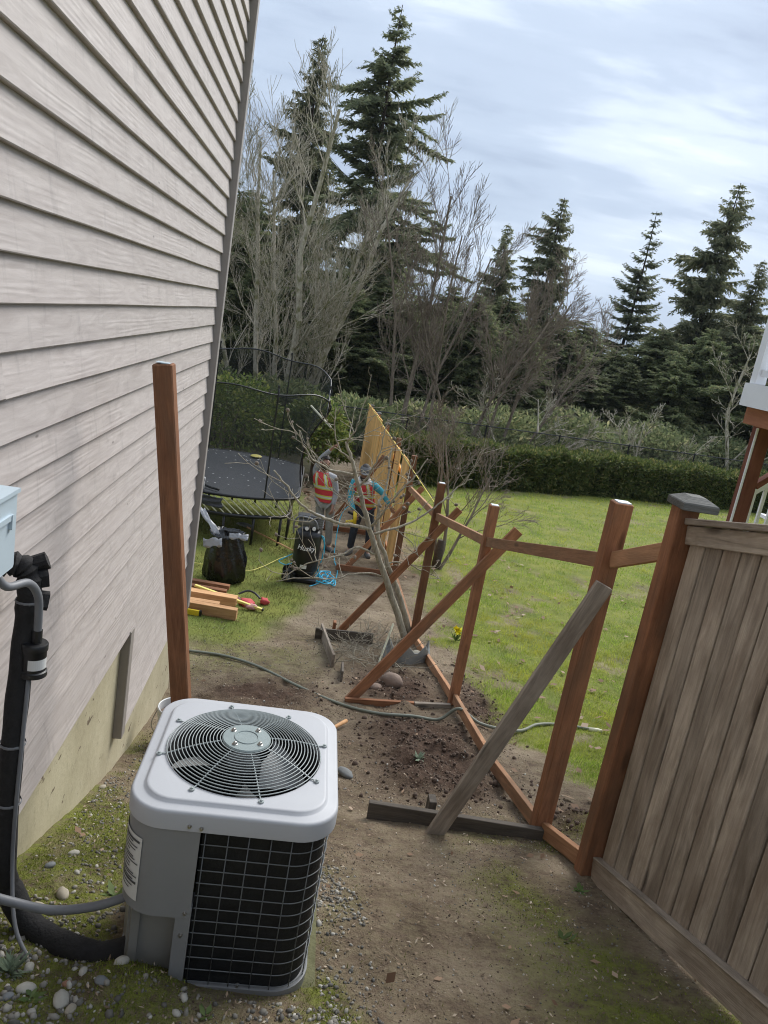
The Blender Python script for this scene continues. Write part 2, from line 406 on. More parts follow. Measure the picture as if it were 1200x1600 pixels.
M_bluecloth = plain('blue_cloth', (.06, .34, .44), .9, var=.15, scale=18, bump=1.0)
M_whitecloth = plain('white_cloth', (.62, .62, .62), .9, var=.1)
M_jeans = plain('dark_jeans', (.035, .042, .055), .9, var=.3, scale=18, bump=1.0)
M_greypants = plain('grey_trousers', (.30, .29, .27), .9, var=.25, scale=14, bump=1.0)
M_shoe = plain('grey_shoe', (.12, .12, .12), .8, var=.3)

# siding paint
def siding_mat():
    m, nt, b = newmat('siding_paint')
    tc = node(nt, 'ShaderNodeTexCoord').outputs['Object']; oi = node(nt, 'ShaderNodeObjectInfo').outputs['Random']
    off = node(nt, 'ShaderNodeCombineXYZ', {0: mth(nt, 'MULTIPLY', oi, 91.0), 2: mth(nt, 'MULTIPLY', oi, 17.0)}).outputs[0]
    p = node(nt, 'ShaderNodeVectorMath', {0: tc, 1: off}, operation='ADD').outputs[0]
    g1 = noise(nt, mapping(nt, p, (1.1, 1, 7.5)), 2.2, 4, .55, 2.2)
    rings_ = node(nt, 'ShaderNodeTexWave', {'Vector': mapping(nt, p, (.22, 1, 3.6)), 'Scale': 3.4, 'Distortion': 9.0, 'Detail': 3.0, 'Detail Scale': 1.1}, bands_direction='Z').outputs['Fac']
    g2 = noise(nt, mapping(nt, p, (6, 1, 130)), 1.4, 3, .6)
    st = noise(nt, mapping(nt, p, (9, 1, 2.2)), 1.0, 5, .7, .8)
    c = ramp(nt, g1, [(.3, (.392, .345, .322)), (.7, (.495, .446, .418))])
    c = mixc(nt, mth(nt, 'MULTIPLY', ramp(nt, st, [(.56, 0.0), (.74, 1.0)]), .42), c, (.22, .20, .192))
    c = mixc(nt, mth(nt, 'MULTIPLY', ramp(nt, g2, [(.5, 0.0), (.8, 1.0)]), .25), c, (.30, .268, .255))
    vo = node(nt, 'ShaderNodeTexVoronoi', {'Vector': mapping(nt, p, (2.2, 1, 7)), 'Scale': 1.0}, feature='F1').outputs['Distance']
    c = mixc(nt, ramp(nt, vo, [(.02, .75), (.055, 0.0)]), c, (.16, .14, .13))
    br = mth(nt, 'MULTIPLY_ADD', oi, .10, .95)
    c = node(nt, 'ShaderNodeVectorMath', {0: c, 1: node(nt, 'ShaderNodeCombineXYZ', {0: br, 1: br, 2: br}).outputs[0]}, operation='MULTIPLY').outputs[0]
    nt.links.new(c, b.inputs['Base Color']); b.inputs['Roughness'].default_value = .62; b.inputs['Specular IOR Level'].default_value = .3
    msk = ramp(nt, noise(nt, mapping(nt, p, (1.3, 1, 2)), 1.6, 3), [(.42, .05), (.62, 1.0)])
    h = mth(nt, 'ADD', mth(nt, 'MULTIPLY', mth(nt, 'MULTIPLY', rings_, msk), .9), mth(nt, 'MULTIPLY', g2, .35))
    bp = node(nt, 'ShaderNodeBump', {'Height': h, 'Strength': .3, 'Distance': .003}); nt.links.new(bp.outputs[0], b.inputs['Normal'])
    return m
M_siding = siding_mat()
def foundation_mat():
    m, nt, b = newmat('foundation_paint')
    tc = node(nt, 'ShaderNodeTexCoord').outputs['Object']
    n = noise(nt, tc, 2.2, 6, .65); f = noise(nt, tc, 14, 5, .7)
    c = ramp(nt, n, [(.3, (.36, .315, .205)), (.7, (.50, .45, .31))])
    c = mixc(nt, ramp(nt, f, [(.56, 0.0), (.72, .55)]), c, (.22, .19, .13))
    vo = noise(nt, mapping(nt, tc, (1, 2.2, 5)), 3.4, 3, .5)
    c = mixc(nt, ramp(nt, vo, [(.665, 0.0), (.70, .9)]), c, (.10, .065, .04))
    sp = node(nt, 'ShaderNodeSeparateXYZ', {0: tc})
    nt.links.new(c, b.inputs['Base Color']); b.inputs['Roughness'].default_value = .8
    bp = node(nt, 'ShaderNodeBump', {'Height': mth(nt, 'ADD', n, mth(nt, 'MULTIPLY', f, .5)), 'Strength': .5, 'Distance': .012}); nt.links.new(bp.outputs[0], b.inputs['Normal'])
    return m
M_found = foundation_mat()
def ground_mat():
    m, nt, b = newmat('ground')
    at = node(nt, 'ShaderNodeAttribute', attribute_name='cover'); sp = node(nt, 'ShaderNodeSeparateColor', {0: at.outputs['Color']})
    geo = node(nt, 'ShaderNodeNewGeometry'); p = geo.outputs['Position']
    n1 = noise(nt, p, 2.0, 6, .62); n2 = noise(nt, p, 14, 6, .7); n3 = noise(nt, p, 60, 4, .7)
    dirt = ramp(nt, mth(nt, 'ADD', mth(nt, 'MULTIPLY', n1, .5), mth(nt, 'ADD', mth(nt, 'MULTIPLY', n2, .35), mth(nt, 'MULTIPLY', n3, .2))),
                [(.39, (.078, .054, .037)), (.50, (.180, .134, .093)), (.64, (.33, .262, .19))])
    olive = mixc(nt, ramp(nt, n2, [(.40, 0.0), (.7, .45)]), dirt, (.155, .14, .068))
    fresh = ramp(nt, mth(nt, 'ADD', mth(nt, 'MULTIPLY', n2, .6), mth(nt, 'MULTIPLY', n3, .4)), [(.3, (.034, .021, .015)), (.7, (.125, .080, .056))])
    c = mixc(nt, sp.outputs[2], olive, fresh)
    moss = ramp(nt, n2, [(.3, (.075, .090, .020)), (.7, (.205, .22, .046))])
    c = mixc(nt, mth(nt, 'MULTIPLY', sp.outputs[1], ramp(nt, mth(nt, 'ADD', mth(nt, 'MULTIPLY', n2, .5), mth(nt, 'MULTIPLY', n3, .5)), [(.38, .0), (.53, 1.0)])), c, moss)
    gsoil = ramp(nt, n1, [(.3, (.11, .145, .03)), (.7, (.22, .225, .055))])
    c = mixc(nt, sp.outputs[0], c, gsoil)
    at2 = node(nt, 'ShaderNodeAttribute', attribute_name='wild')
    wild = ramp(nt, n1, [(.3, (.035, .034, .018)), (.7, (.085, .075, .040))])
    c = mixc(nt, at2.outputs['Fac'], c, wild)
    vo = node(nt, 'ShaderNodeTexVoronoi', {'Vector': p, 'Scale': 46.0}, feature='F1').outputs['Distance']
    bits = mth(nt, 'MULTIPLY', ramp(nt, vo, [(.10, 1.0), (.2, 0.0)]), ramp(nt, noise(nt, p, 5, 3), [(.48, 0.0), (.62, .8)]))
    c = mixc(nt, mth(nt, 'MULTIPLY', bits, mth(nt, 'SUBTRACT', 1.0, at2.outputs['Fac'])), c, (.34, .29, .22))
    nt.links.new(c, b.inputs['Base Color']); b.inputs['Roughness'].default_value = .95; b.inputs['Specular IOR Level'].default_value = .15
    h = mth(nt, 'ADD', mth(nt, 'MULTIPLY', n2, .7), mth(nt, 'MULTIPLY', n3, .35))
    bp = node(nt, 'ShaderNodeBump', {'Height': h, 'Strength': 1.0, 'Distance': .045}); nt.links.new(bp.outputs[0], b.inputs['Normal'])
    return m
M_ground = ground_mat()

# ------------------------------------------------------------------ ground
def axis(parts):
    out = [parts[0][0]]
    for a, b2, st in parts: out += list(np.linspace(a, b2, max(2, int(round((b2 - a) / st)) + 1)))[1:]
    return np.array(out)
gx = axis([(-6000, -400, 1100), (-400, -60, 60), (-60, -12, 6), (-12, -1.3, .5), (-1.3, 3.6, .035), (3.6, 6, .12), (6, 16, .5), (16, 60, 4), (60, 400, 60), (400, 6000, 1100)])
gy = axis([(-60, -6, 9), (-6, 1, .35), (1, 8.6, .035), (8.6, 13, .08), (13, 32, .4), (32, 70, 3), (70, 200, 16), (200, 1000, 130), (1000, 6000, 1000)])
X, Y = np.meshgrid(gx, gy)
g, m_, d_ = masks(X, Y)
Zg = T(X, Y) + relief(X, Y, g, m_, d_)
nx, ny = len(gx), len(gy)
idx = np.arange(nx * ny).reshape(ny, nx)
F = np.stack([idx[:-1, :-1], idx[:-1, 1:], idx[1:, 1:], idx[1:, :-1]], -1).reshape(-1, 4)
gr = np_mesh('ground', np.stack([X, Y, Zg], -1).reshape(-1, 3), F, M_ground, smooth=True); gr['kind'] = 'structure'
ca = gr.data.color_attributes.new('cover', 'FLOAT_COLOR', 'POINT')
ca.data.foreach_set('color', np.stack([g, m_, d_, np.ones_like(g)], -1).astype(np.float32).ravel())
wa = gr.data.attributes.new('wild', 'FLOAT', 'POINT')
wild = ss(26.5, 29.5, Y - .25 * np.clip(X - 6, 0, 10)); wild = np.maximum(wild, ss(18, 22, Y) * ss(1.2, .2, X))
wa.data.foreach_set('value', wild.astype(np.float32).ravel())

# far hills behind the forest
def hills(name, y0, hmax, seed, x0=-5900, x1=5900, n=160):
    xs = np.linspace(x0, x1, n); V = []; prof = []
    for k, x in enumerate(xs):
        h = hmax * (.45 + .75 * float(fbm(np.array([x / 1500.]), np.array([seed * 3.1]), 5, seed)[0]) * (1 + .5 * math.sin(x / 900 + seed)))
        prof.append(h)
    rows = [(y0 - 900, 0), (y0 - 600, .25), (y0 - 350, .55), (y0 - 120, .88), (y0, 1.0), (y0 + 600, .1)]
    for j, (yy, k) in enumerate(rows):
        for i, x in enumerate(xs):
            jit = float(vnoise(np.array([x / 160.]), np.array([j * 7.3]), seed)[0]) - .5
            V.append((x, yy + jit * 200, -70 + prof[i] * k * (1 + jit * .25 * (k < 1))))
    n_ = n; idx = np.arange(len(rows) * n_).reshape(len(rows), n_)
    F = np.stack([idx[:-1, :-1], idx[:-1, 1:], idx[1:, 1:], idx[1:, :-1]], -1).reshape(-1, 4)
    o = np_mesh(name, np.array(V), F, M_hill, smooth=True); o['kind'] = 'structure'; return o
M_hill = plain('far_hillside', (.050, .075, .070), .95, var=.3, scale=.004)
hills('hills', 5200, 450, 3)
hz = MB(); hz.box((0, 2960, 265), (12200, 6100, 690)); mh, nt, bs = newmat('air'); nt.nodes.remove(bs)
vol = node(nt, 'ShaderNodeVolumePrincipled', {'Color': (.72, .84, 1.0, 1), 'Density': .00016, 'Anisotropy': .2}); nt.links.new(vol.outputs[0], nt.nodes['Material Output'].inputs['Volume'])
ho_ = hz.build('haze', mh); ho_['kind'] = 'stuff'; ho_['label'] = 'thin blue distance haze in the air over the valley'; ho_['category'] = 'haze'

# ------------------------------------------------------------------ house
house = empty('house', (-1.2, 3.0, -1.5), 'beige house side wall of lapped wooden siding on a cream foundation', 'house')
EXPO = .153; ZB = 1.64 - 15 * EXPO; YC = 7.17
def siding(y0, y1, zb, jit):
    b = MB(); L = y1 - y0
    t0, t1, hh = .033, .006, EXPO + .02
    for (xa) in (0,):
        ys = np.linspace(-L / 2, L / 2, max(2, int(L / .5)))
        wob = [random.uniform(-1, 1) * .0016 for _ in ys]
        rs = []
        for yv, wv in zip(ys, wob):
            rs.append([(yv, 0.0, 0.0 + wv), (yv, -t0 + .003, wv), (yv, -t0, .004 + wv), (yv, -t1, hh), (yv, 0.0, hh)])
        b.rings(rs, True, True)
    o = b.build('siding_board', M_siding)
    # local x -> world +Y, local y -> world -X, local z up (outer face towards +X)
    o.matrix_basis = Matrix(((0, -1, 0, -1.02 + jit), (1, 0, 0, (y0 + y1) / 2), (0, 0, 1, zb), (0, 0, 0, 1)))
    put(o, house)
YSTEP = 4.88
for k in range(-5, 39):
    zb = ZB + k * EXPO; j = random.uniform(-.0015, .0015)
    if k < 0:
        siding(YSTEP + .05, YC, zb, j); continue
    cuts = [-2.2]
    yy = random.uniform(-1.5, 7.5)
    if 1.0 < yy < 6.4 and k % 2 == 0: cuts.append(yy)
    cuts.append(YC)
    for a, c in zip(cuts[:-1], cuts[1:]): siding(a + .0004, c - .0004, zb, j + random.uniform(-.0006, .0006))
b = MB(); b.box((-1.24, 2.5, (ZB - 3.2) / 2 + .0), (.40, 9.3, 3.2 + ZB), None)
fo = b.build('foundation', M_found, house)
b = MB(); b.box((-1.22, 6.03, -1.41 + .02), (.40, 2.22, .04)); b.build('sill_board', M_trim, house)
b = MB()
b.box((-5.1, 2.5, 2.4), (8.1, 9.28, 6.2)); b.build('wall_core', M_cornertrim, house)
beam('step_trim', (-1.010, YSTEP, ZB - 5 * EXPO - .02), (-1.010, YSTEP, ZB + .02), .095, .064, M_trim, house, up=(1, 0, 0))
beam('corner_trim', (-.985, YC + .055, -1.42), (-.985, YC + .055, 5.2), .10, .09, M_cornertrim, house, up=(1, 0, 0))
b = MB(); b.box((-4.9, 2.5, 5.36), (9.0, 10.4, .22)); b.build('roof_eave', M_trim, house)

# disconnect box on the wall
bx = empty('electrical_disconnect_box', (-.95, 2.28, .8), 'pale blue metal electrical disconnect box on the beige siding', 'electrical box')
b = MB(); b.box((-.935, 2.27, .805), (.12, .28, .25), None, .008); b.build('box_body', M_boxm, bx)
b = MB(); b.box((-.932, 2.27, .936), (.130, .292, .014), None, .004); b.build('box_lid', M_boxm, bx)
b = MB(); b.box((-.872, 2.25, .86), (.010, .22, .018), None, .003); b.box((-.870, 2.36, .845), (.012, .016, .05), None, .003); b.build('latch', M_boxm, bx)
b = MB(); b.tube([(-.93, 2.40, .675), (-.93, 2.40, .655)], .028, 16); b.build('conduit_hub', M_metal, bx)

# insulated refrigerant line with surge canister and flexible conduit
rl = empty('refrigerant_line', (-.9, 2.6, -.8), 'thick black foam insulated pipe running down the siding to the air conditioner', 'pipe')
pts = catmull([(-.99, 2.62, .60), (-.93, 2.635, .60), (-.905, 2.645, .545), (-.90, 2.635, .44), (-.90, 2.60, .20), (-.90, 2.565, -.10), (-.90, 2.56, -.54), (-.875, 2.56, -.68), (-.80, 2.52, -.775), (-.70, 2.47, -.80), (-.58, 2.40, -.775), (-.47, 2.37, -.765), (-.37, 2.40, -.745)], 7)
b = MB(); rr = []
for i, p in enumerate(pts): rr.append(.040 + .004 * math.sin(i * 1.9) * (i < 22) + (.006 if i < 12 else 0) * math.sin(i * 2.7) + .0015 * math.sin(i * 5.1) + (.008 if i > 48 else 0))
b.tube(pts, rr, 16); b.build('foam_sleeve', M_foam, rl, smooth=50)
b = MB()
for z_, y_ in ((-.06, 2.57), (-.30, 2.562), (.47, 2.64)): b.lathe((-.90, y_, z_), [(.0435, -.006), (.046, 0), (.0435, .006)], 16)
b.build('tape_band', M_cond, rl)
b = MB()
for (c, rx) in (((-.885, 2.665, .545), .3), ((-.878, 2.655, .47), -.4), ((-.89, 2.67, .60), .9)):
    b.box(c, (.075, .05, .07), Matrix.Rotation(rx, 3, 'X') @ Matrix.Rotation(.5, 3, 'Z'), .012)
b.build('torn_foam', M_foam, rl)
b = MB(); b.tube(catmull([(-.862, 2.575, .20), (-.86, 2.55, .0), (-.862, 2.53, -.3), (-.86, 2.525, -.55), (-.80, 2.42, -.72), (-.70, 2.33, -.79), (-.62, 2.27, -.80)], 6), .008, 8); b.build('thin_cable', M_cond, rl, smooth=True)
sc = empty('surge_canister', (-.86, 2.595, .2), 'black cylindrical surge canister with white sticker hanging on the insulated pipe', 'canister')
b = MB(); b.lathe((-.855, 2.60, .205), [(.030, 0), (.046, .0), (.046, .018), (.041, .022), (.041, .095), (.045, .10), (.045, .122), (.042, .126), (.0, .127)], 24); b.build('canister_body', M_black, sc, smooth=40)
b = MB(); rs = []
for z_ in (.238, .278): rs.append([Vector((-.855 + .0418 * math.cos(a), 2.60 + .0418 * math.sin(a), z_)) for a in np.linspace(-1.75, .1, 12)])
b.rings(rs, closed=False); b.build('sticker', M_label, sc, fixn=False)
b = MB(); b.tube(catmull([(-.93, 2.40, .655), (-.90, 2.43, .60), (-.865, 2.52, .585), (-.848, 2.575, .52), (-.848, 2.595, .43), (-.85, 2.60, .33)], 6), .0145, 10); b.build('pigtail', M_cond, sc, smooth=True)
b = MB(); b.lathe((-.85, 2.60, .335), [(.018, 0), (.018, .045)], 12, True, True); b.build('fitting', M_black, sc)
fc = empty('flexible_conduit', (-.7, 2.4, -.55), 'grey flexible electrical conduit looping from the wall to the air conditioner', 'conduit')
b = MB(); P_ = catmull([(-.98, 2.22, -.36), (-.90, 2.30, -.47), (-.80, 2.35, -.545), (-.66, 2.36, -.575), (-.52, 2.365, -.55), (-.42, 2.37, -.505), (-.37, 2.38, -.475)], 9)
b.tube(P_, .0165, 12); b.build('conduit_hose', M_cond, fc, smooth=True)

# ------------------------------------------------------------------ air conditioner
AX, AY, AHX, AHY = -.07, 2.62, .36, .38; AZB, AZT = -.79, -.03
ac = empty('air_conditioner', (AX, AY, AZB), 'white and grey outdoor air conditioning unit with round fan grille on top', 'air conditioner')
NA = 128
def rrpt(a, hx, hy, r):
    c, s_ = math.cos(a), math.sin(a); lo, hi = 0.0, 2.0
    for _ in range(40):
        mid = (lo + hi) / 2; x, y = abs(c * mid), abs(s_ * mid)
        dx, dy = max(x - (hx - r), 0), max(y - (hy - r), 0)
        inside = (x <= hx and y <= hy) and (dx * dx + dy * dy <= r * r)
        lo, hi = (mid, hi) if inside else (lo, mid)
    return c * lo, s_ * lo
ANG = [2 * PI * k / NA for k in range(NA)]
def rring(hx, hy, r, z, cx=AX, cy=AY): return [Vector((cx + x, cy + y, z)) for x, y in (rrpt(a, hx, hy, r) for a in ANG)]
def cring(R, z): return [Vector((AX + R * math.cos(a), AY + R * math.sin(a), z)) for a in ANG]
b = MB(); i_ = lambda t: (AHX - t, AHY - t)
b.rings([rring(*i_(.012), .125, AZT - .074), rring(*i_(.0), .135, AZT - .072), rring(*i_(.0), .135, AZT - .014), rring(*i_(.002), .133, AZT - .007), rring(*i_(.006), .129, AZT - .0025), rring(*i_(.012), .124, AZT - .001),
         rring(*i_(.036), .112, AZT), rring(*i_(.041), .109, AZT + .002), rring(*i_(.046), .106, AZT + .010), rring(*i_(.050), .104, AZT + .013), rring(*i_(.056), .10, AZT + .0135), cring(.291, AZT + .013), cring(.287, AZT + .009), cring(.286, AZT - .13)])
b.build('lid', M_acwhite, ac, smooth=40)
b = MB(); b.lathe((AX, AY, 0), [(.2855, AZT - .02), (.2855, AZT - .32), (.0, AZT - .32)], 48); b.build('shroud', M_dark, ac)
# fan
fan = MB()
for k in range(3):
    a0 = k * 2 * PI / 3 + .5; rs = []
    for t in np.linspace(0, 1, 9):
        r_ = .06 + .205 * t; wd = .30 + .22 * t; row = []
        for q in np.linspace(-1, 1, 7):
            a = a0 + q * wd * .9 + .2 * t; row.append(Vector((AX + r_ * math.cos(a), AY + r_ * math.sin(a), AZT - .12 + q * .04)))
        rs.append(row)
    fan.rings(rs, closed=False)
fo_ = fan.build('fan_blade', M_blade, ac, smooth=True, fixn=False)
b = MB(); b.lathe((AX, AY, 0), [(.0, AZT - .03), (.065, AZT - .03), (.07, AZT - .04), (.07, AZT - .16), (.0, AZT - .16)], 24); b.build('fan_motor', M_blackm, ac)
gz = lambda r: AZT + .020 + .048 * (1 - (r / .29) ** 2)
gd = empty('fan_grille', (AX, AY, AZT)); put(gd, ac)
bb = MB()
for r_ in np.linspace(.098, .288, 16):
    bb.tube([(AX + r_ * math.cos(a), AY + r_ * math.sin(a), gz(r_)) for a in np.linspace(0, 2 * PI, 64, endpoint=False)], .0021, 5, closed=True)
rg = bb.build('grille_ring', M_guard, ac, smooth=True)
for k in range(8):
    a = k * PI / 4 + .28; bb = MB(); P_ = [(AX + r_ * math.cos(a), AY + r_ * math.sin(a), gz(r_) - .003) for r_ in np.linspace(.075, .287, 10)] + [(AX + .302 * math.cos(a), AY + .302 * math.sin(a), AZT + .0175), (AX + .316 * math.cos(a), AY + .316 * math.sin(a), AZT + .0165)]
    bb.tube(P_, .0027, 6)
    e = Vector(P_[-1]); bb.lathe(e, [(.010, -.003), (.010, .003)], 12, True, True)
    bb.lathe(e, [(.005, .003), (.0045, .008), (.0, .009)], 8)
    bb.build('grille_spoke', M_guard, ac, smooth=40)
bpy.data.objects.remove(gd)
b = MB(); z0 = gz(.09); b.lathe((AX, AY, 0), [(.0, z0 + .006), (.040, z0 + .006), (.042, z0 + .009), (.046, z0 + .009), (.048, z0 + .006), (.088, z0 + .005), (.092, z0 + .0), (.092, z0 - .004), (.0, z0 - .004)], 40)
hp = b.build('hub_plate', M_plate, ac, smooth=35)
for k in range(4):
    a = k * PI / 2 + .95; b = MB(); b.lathe((AX + .066 * math.cos(a), AY + .066 * math.sin(a), z0 + .005), [(.011, 0), (.011, .002), (.0075, .003), (.0075, .008), (.004, .0115), (.0, .012)], 12); b.build('bolt', M_metal, hp, smooth=50)
# coil body and wire guard
IN = .030

def gcoil():
    bb = MB(); c = rring(AHX - IN + .0015, AHY - IN + .0015, .116, 0)
    return c
# perimeter path starting at panel edge on the front, going round by the right side to the left rear
def perim(hx, hy, r, n=360):
    return [(AX + x, AY + y) for x, y in (rrpt(-PI / 2 - .34 + 2 * PI * k / n, hx, hy, r) for k in range(n))]
PE = perim(AHX - IN + .012, AHY - IN + .012, .125)
kstart = min(range(len(PE)), key=lambda k: abs(PE[k][0] - (-.163)) + (10 if PE[k][1] > AY else 0))
PE = PE[kstart:] + PE[:kstart]
cum = [0]
for a, c in zip(PE[:-1], PE[1:]): cum.append(cum[-1] + math.hypot(c[0] - a[0], c[1] - a[1]))
kend = next(k for k in range(len(PE)) if cum[k] > cum[-1] * .80)
PATH = PE[:kend]
z1, z2 = AZB + .05, AZT - .072
CI = [(x + (AX - x) * .03, y + (AY - y) * .03) for x, y in PATH]
b = MB(); b.rings([[Vector((x, y, z_)) for x, y in CI] for z_ in (AZB + .045, AZT - .06)], closed=False); b.build('coil', M_coil, ac, smooth=True, fixn=False)
for k in range(13):
    zz = z1 + .012 + k * (z2 - z1 - .02) / 12
    b = MB(); b.tube([(x, y, zz) for x, y in PATH[::2]], .0021, 5); b.build('guard_wire', M_wire, ac, smooth=True)
s_ = 0.012
while s_ < cum[kend] - .01:
    k = next(k for k in range(len(PE)) if cum[k] >= s_); x, y = PE[k]
    b = MB(); b.tube([(x, y, z1), (x, y, z2)], .0021, 5); b.build('guard_upright', M_wire, ac, smooth=True); s_ += .0735
b = MB(); b.rings([rring(*i_(.035), .115, AZB), rring(*i_(.012), .135, AZB + .001), rring(*i_(.010), .135, AZB + .05), rring(*i_(.03), .12, AZB + .05)]); b.build('base_pan', M_acgrey, ac, smooth=40)
# access panel wrapped round the front left corner
PL = perim(AHX - .006, AHY - .006, .135)
ks = min(range(len(PL)), key=lambda k: abs(PL[k][0] - (-.163)) + (10 if PL[k][1] > AY else 0)); PL = PL[ks:] + PL[:ks]
PL = [PL[0]] + PL[::-1]
PLL = [p for p in PL if p[1] < AY + .12 and p[0] < -.162]
ZP = -.455
b = MB(); b.rings([[Vector((x, y, z_)) for x, y in PLL] for z_ in (ZP, AZT - .05)], closed=False)
inn = [Vector((x + (AX - x) * .05, y + (AY - y) * .05, ZP)) for x, y in PLL]
b.rings([[Vector((x, y, ZP)) for x, y in PLL], inn], closed=False); pn = b.build('access_panel', M_acgrey, ac, smooth=40, fixn=False)
def screw(x, y, z, nrm, par):
    b = MB(); n = Vector(nrm); p = Vector((x, y, z)); b.tube([p - n * .003, p + n * .004], [.0085, .0065], 10); b.tube([p + n * .004, p + n * .009], .0042, 6); return b.build('screw', M_metal, par)
yf = AY - AHY
screw(-.185, yf + .006, ZP + .022, (0, -1, 0), pn); screw(-.165, yf + .0, AZT - .056, (0, -1, 0), pn); screw(-.205, yf + .0, AZT - .052, (0, -1, 0), pn); screw(.24, yf + .012, AZB + .03, (0, -1, 0), ac); screw(.03, yf + .022, AZB + .055, (0, -1, 0), ac)
# lower recessed service area
b = MB(); b.box((-.19, yf + .05, (AZB + ZP) / 2 + .02), (.052, .085, ZP - AZB + .04), None, .004); lp = b.build('corner_post', M_acgrey, ac); screw(-.19, yf + .006, ZP - .07, (0, -1, 0), lp)
b = MB(); b.box((-.29, yf + .11, (AZB + ZP) / 2 + .02), (.20, .02, ZP - AZB + .04), None, .002); b.build('service_plate', M_acgrey2, ac)
b = MB(); b.box((-.385, yf + .16, (AZB + ZP) / 2 + .02), (.03, .17, ZP - AZB + .04), Matrix.Rotation(.3, 3, 'Z'), .003); b.build('side_plate', M_acgrey2, ac)
b = MB(); b.box((-.13, yf + .055, (AZB + AZT) / 2 - .02), (.012, .03, .62)); b.build('coil_edge', M_black, ac)
# sticker on the corner
LB = perim(AHX - .003, AHY - .003, .137); LB = [p for p in LB if p[0] < AX - .2 and p[1] < AY - .13]
LB.sort(key=lambda p: math.atan2(p[1] - AY, p[0] - AX)); LB = LB[:-8]
kx = [p for p in LB if p[0] < -.352]
b = MB(); b.rings([[Vector((x, y, z_)) for x, y in kx] for z_ in (-.415, -.165)], closed=False); lb = b.build('sticker', M_label, pn, fixn=False)
b = MB(); k2 = [(x + (x - AX) * .004, y + (y - AY) * .004) for x, y in kx[1:-1]]
for k in range(16):
    zz = -.185 - k * .0128 - (.004 if k % 5 == 0 else 0); a = random.randint(0, 2); e = len(k2) - random.randint(0, 6)
    hgt = .009 if k in (0, 13) else .0045
    b.rings([[Vector((x, y, z_)) for x, y in k2[a:max(a + 3, e)]] for z_ in (zz, zz + hgt)], closed=False)
b.build('sticker_print', M_print, lb, fixn=False)
# concrete pad
pad = MB(); pad.box((AX + .015, AY + .02, AZB - .16), (.745, .80, .315), None, .012); po = pad.build('concrete_pad', plain('mossy_concrete', (.15, .145, .07), .95, var=.4, scale=12, bump=.6)); tag(po, 'mossy concrete pad under the air conditioning unit', 'concrete pad')

# ------------------------------------------------------------------ leaning post, bucket
lp_ = beam('timber_post', (-.318, 3.62, -1.30), (-.703, 3.6, 1.277), .089, .089, M_treated, None, up=(0, 1, 0), ch=.006)
tag(lp_, 'tall reddish timber post tilting between the air conditioner and the siding', 'post')
b = MB(); b.box((-.7035, 3.6, 1.281), (.06, .06, .004)); pc = b.build('pale_end', M_boxm, lp_)  # thin pale plate on the top of the post
bu = empty('plastic_bucket', (-.72, 5.62, -1.98), 'dirty white plastic bucket of soil behind the air conditioner', 'bucket')
zb_ = -1.97
b = MB(); b.lathe((-.72, 5.62, zb_), [(.0, .0), (.13, .0), (.133, .02), (.15, .30), (.156, .305), (.156, .325), (.152, .33), (.158, .345), (.161, .375), (.155, .382), (.148, .378), (.146, .33), (.135, .05)], 32); b.build('bucket_shell', M_bucket, bu, smooth=35)
b = MB(); b.lathe((-.72, 5.62, zb_), [(.0, .33), (.06, .345), (.145, .31)], 20); b.build('bucket_soil', M_rock, bu)
b = MB(); b.tube(catmull([(-.88, 5.62, zb_ + .33), (-.90, 5.52, zb_ + .25), (-.80, 5.44, zb_ + .20), (-.64, 5.46, zb_ + .22), (-.56, 5.6, zb_ + .33)], 6), .004, 6); b.build('bucket_handle', M_metal, bu)

# ------------------------------------------------------------------ old weathered fence
of = empty('weathered_fence', (1.95, 2.0, -.8), 'grey weathered wooden board fence at the right beside the path', 'fence')
fx = lambda y: 1.945 + (3.6 - y) * .03
top = lambda y: .915 + (3.64 - y) * .235
bot = lambda y: -1.205 + (3.66 - y) * .365
beam('post', (1.905, 3.62, -1.75), (1.905, 3.62, 1.0), .105, .105, M_treated, of, up=(0, 1, 0), ch=.006)
b = MB(); c = Vector((1.925, 3.60, .995))
b.rings([[c + Vector((sx * h, sy * h, z_)) for sx, sy in ((-1, -1), (1, -1), (1, 1), (-1, 1))] for h, z_ in ((.088, 0), (.092, .004), (.092, .034), (.088, .040), (.040, .066))], True, True)
b.build('post_cap', M_capwood, of)
y = 3.55
while y > -1.4:
    beam('seam_shade_lap', (fx(y) + .0145, y, bot(y) + .04), (fx(y) + .0145, y, top(y) - .03), .045, .008, M_greydark, of, up=(1, 0, 0), ch=.001)  # lap behind each seam, coloured dark to supply the shade of the gap
    wd = random.choice((.128, .135, .14, .14, .142)); yc = y - wd / 2
    beam('fence_board', (fx(yc) + random.uniform(-.002, .002), yc, bot(yc) + .03), (fx(yc) + random.uniform(-.002, .002), yc, top(yc) - .02), wd - random.uniform(.004, .009), .019, M_grey, of, up=(1, 0, 0), ch=.004, warp=.004)
    y -= wd
def frail(name, w, h, dx, zf, mat, y0=3.56, y1=-1.4): beam(name, (fx(y0) + dx, y0, zf(y0)), (fx(y1) + dx, y1, zf(y1)), w, h, mat, of, ch=.004)
frail('top_rail', .088, .032, -.02, lambda y: top(y) + .0, M_grey)
frail('fascia_board', .024, .095, -.024, lambda y: top(y) - .068, M_grey)
frail('back_rail', .04, .089, .032, lambda y: top(y) - .12, M_grey)
frail('kick_board', .034, .135, -.028, lambda y: bot(y) + .062, M_grey)
frail('kick_cap', .05, .012, -.03, lambda y: bot(y) + .134, M_grey)

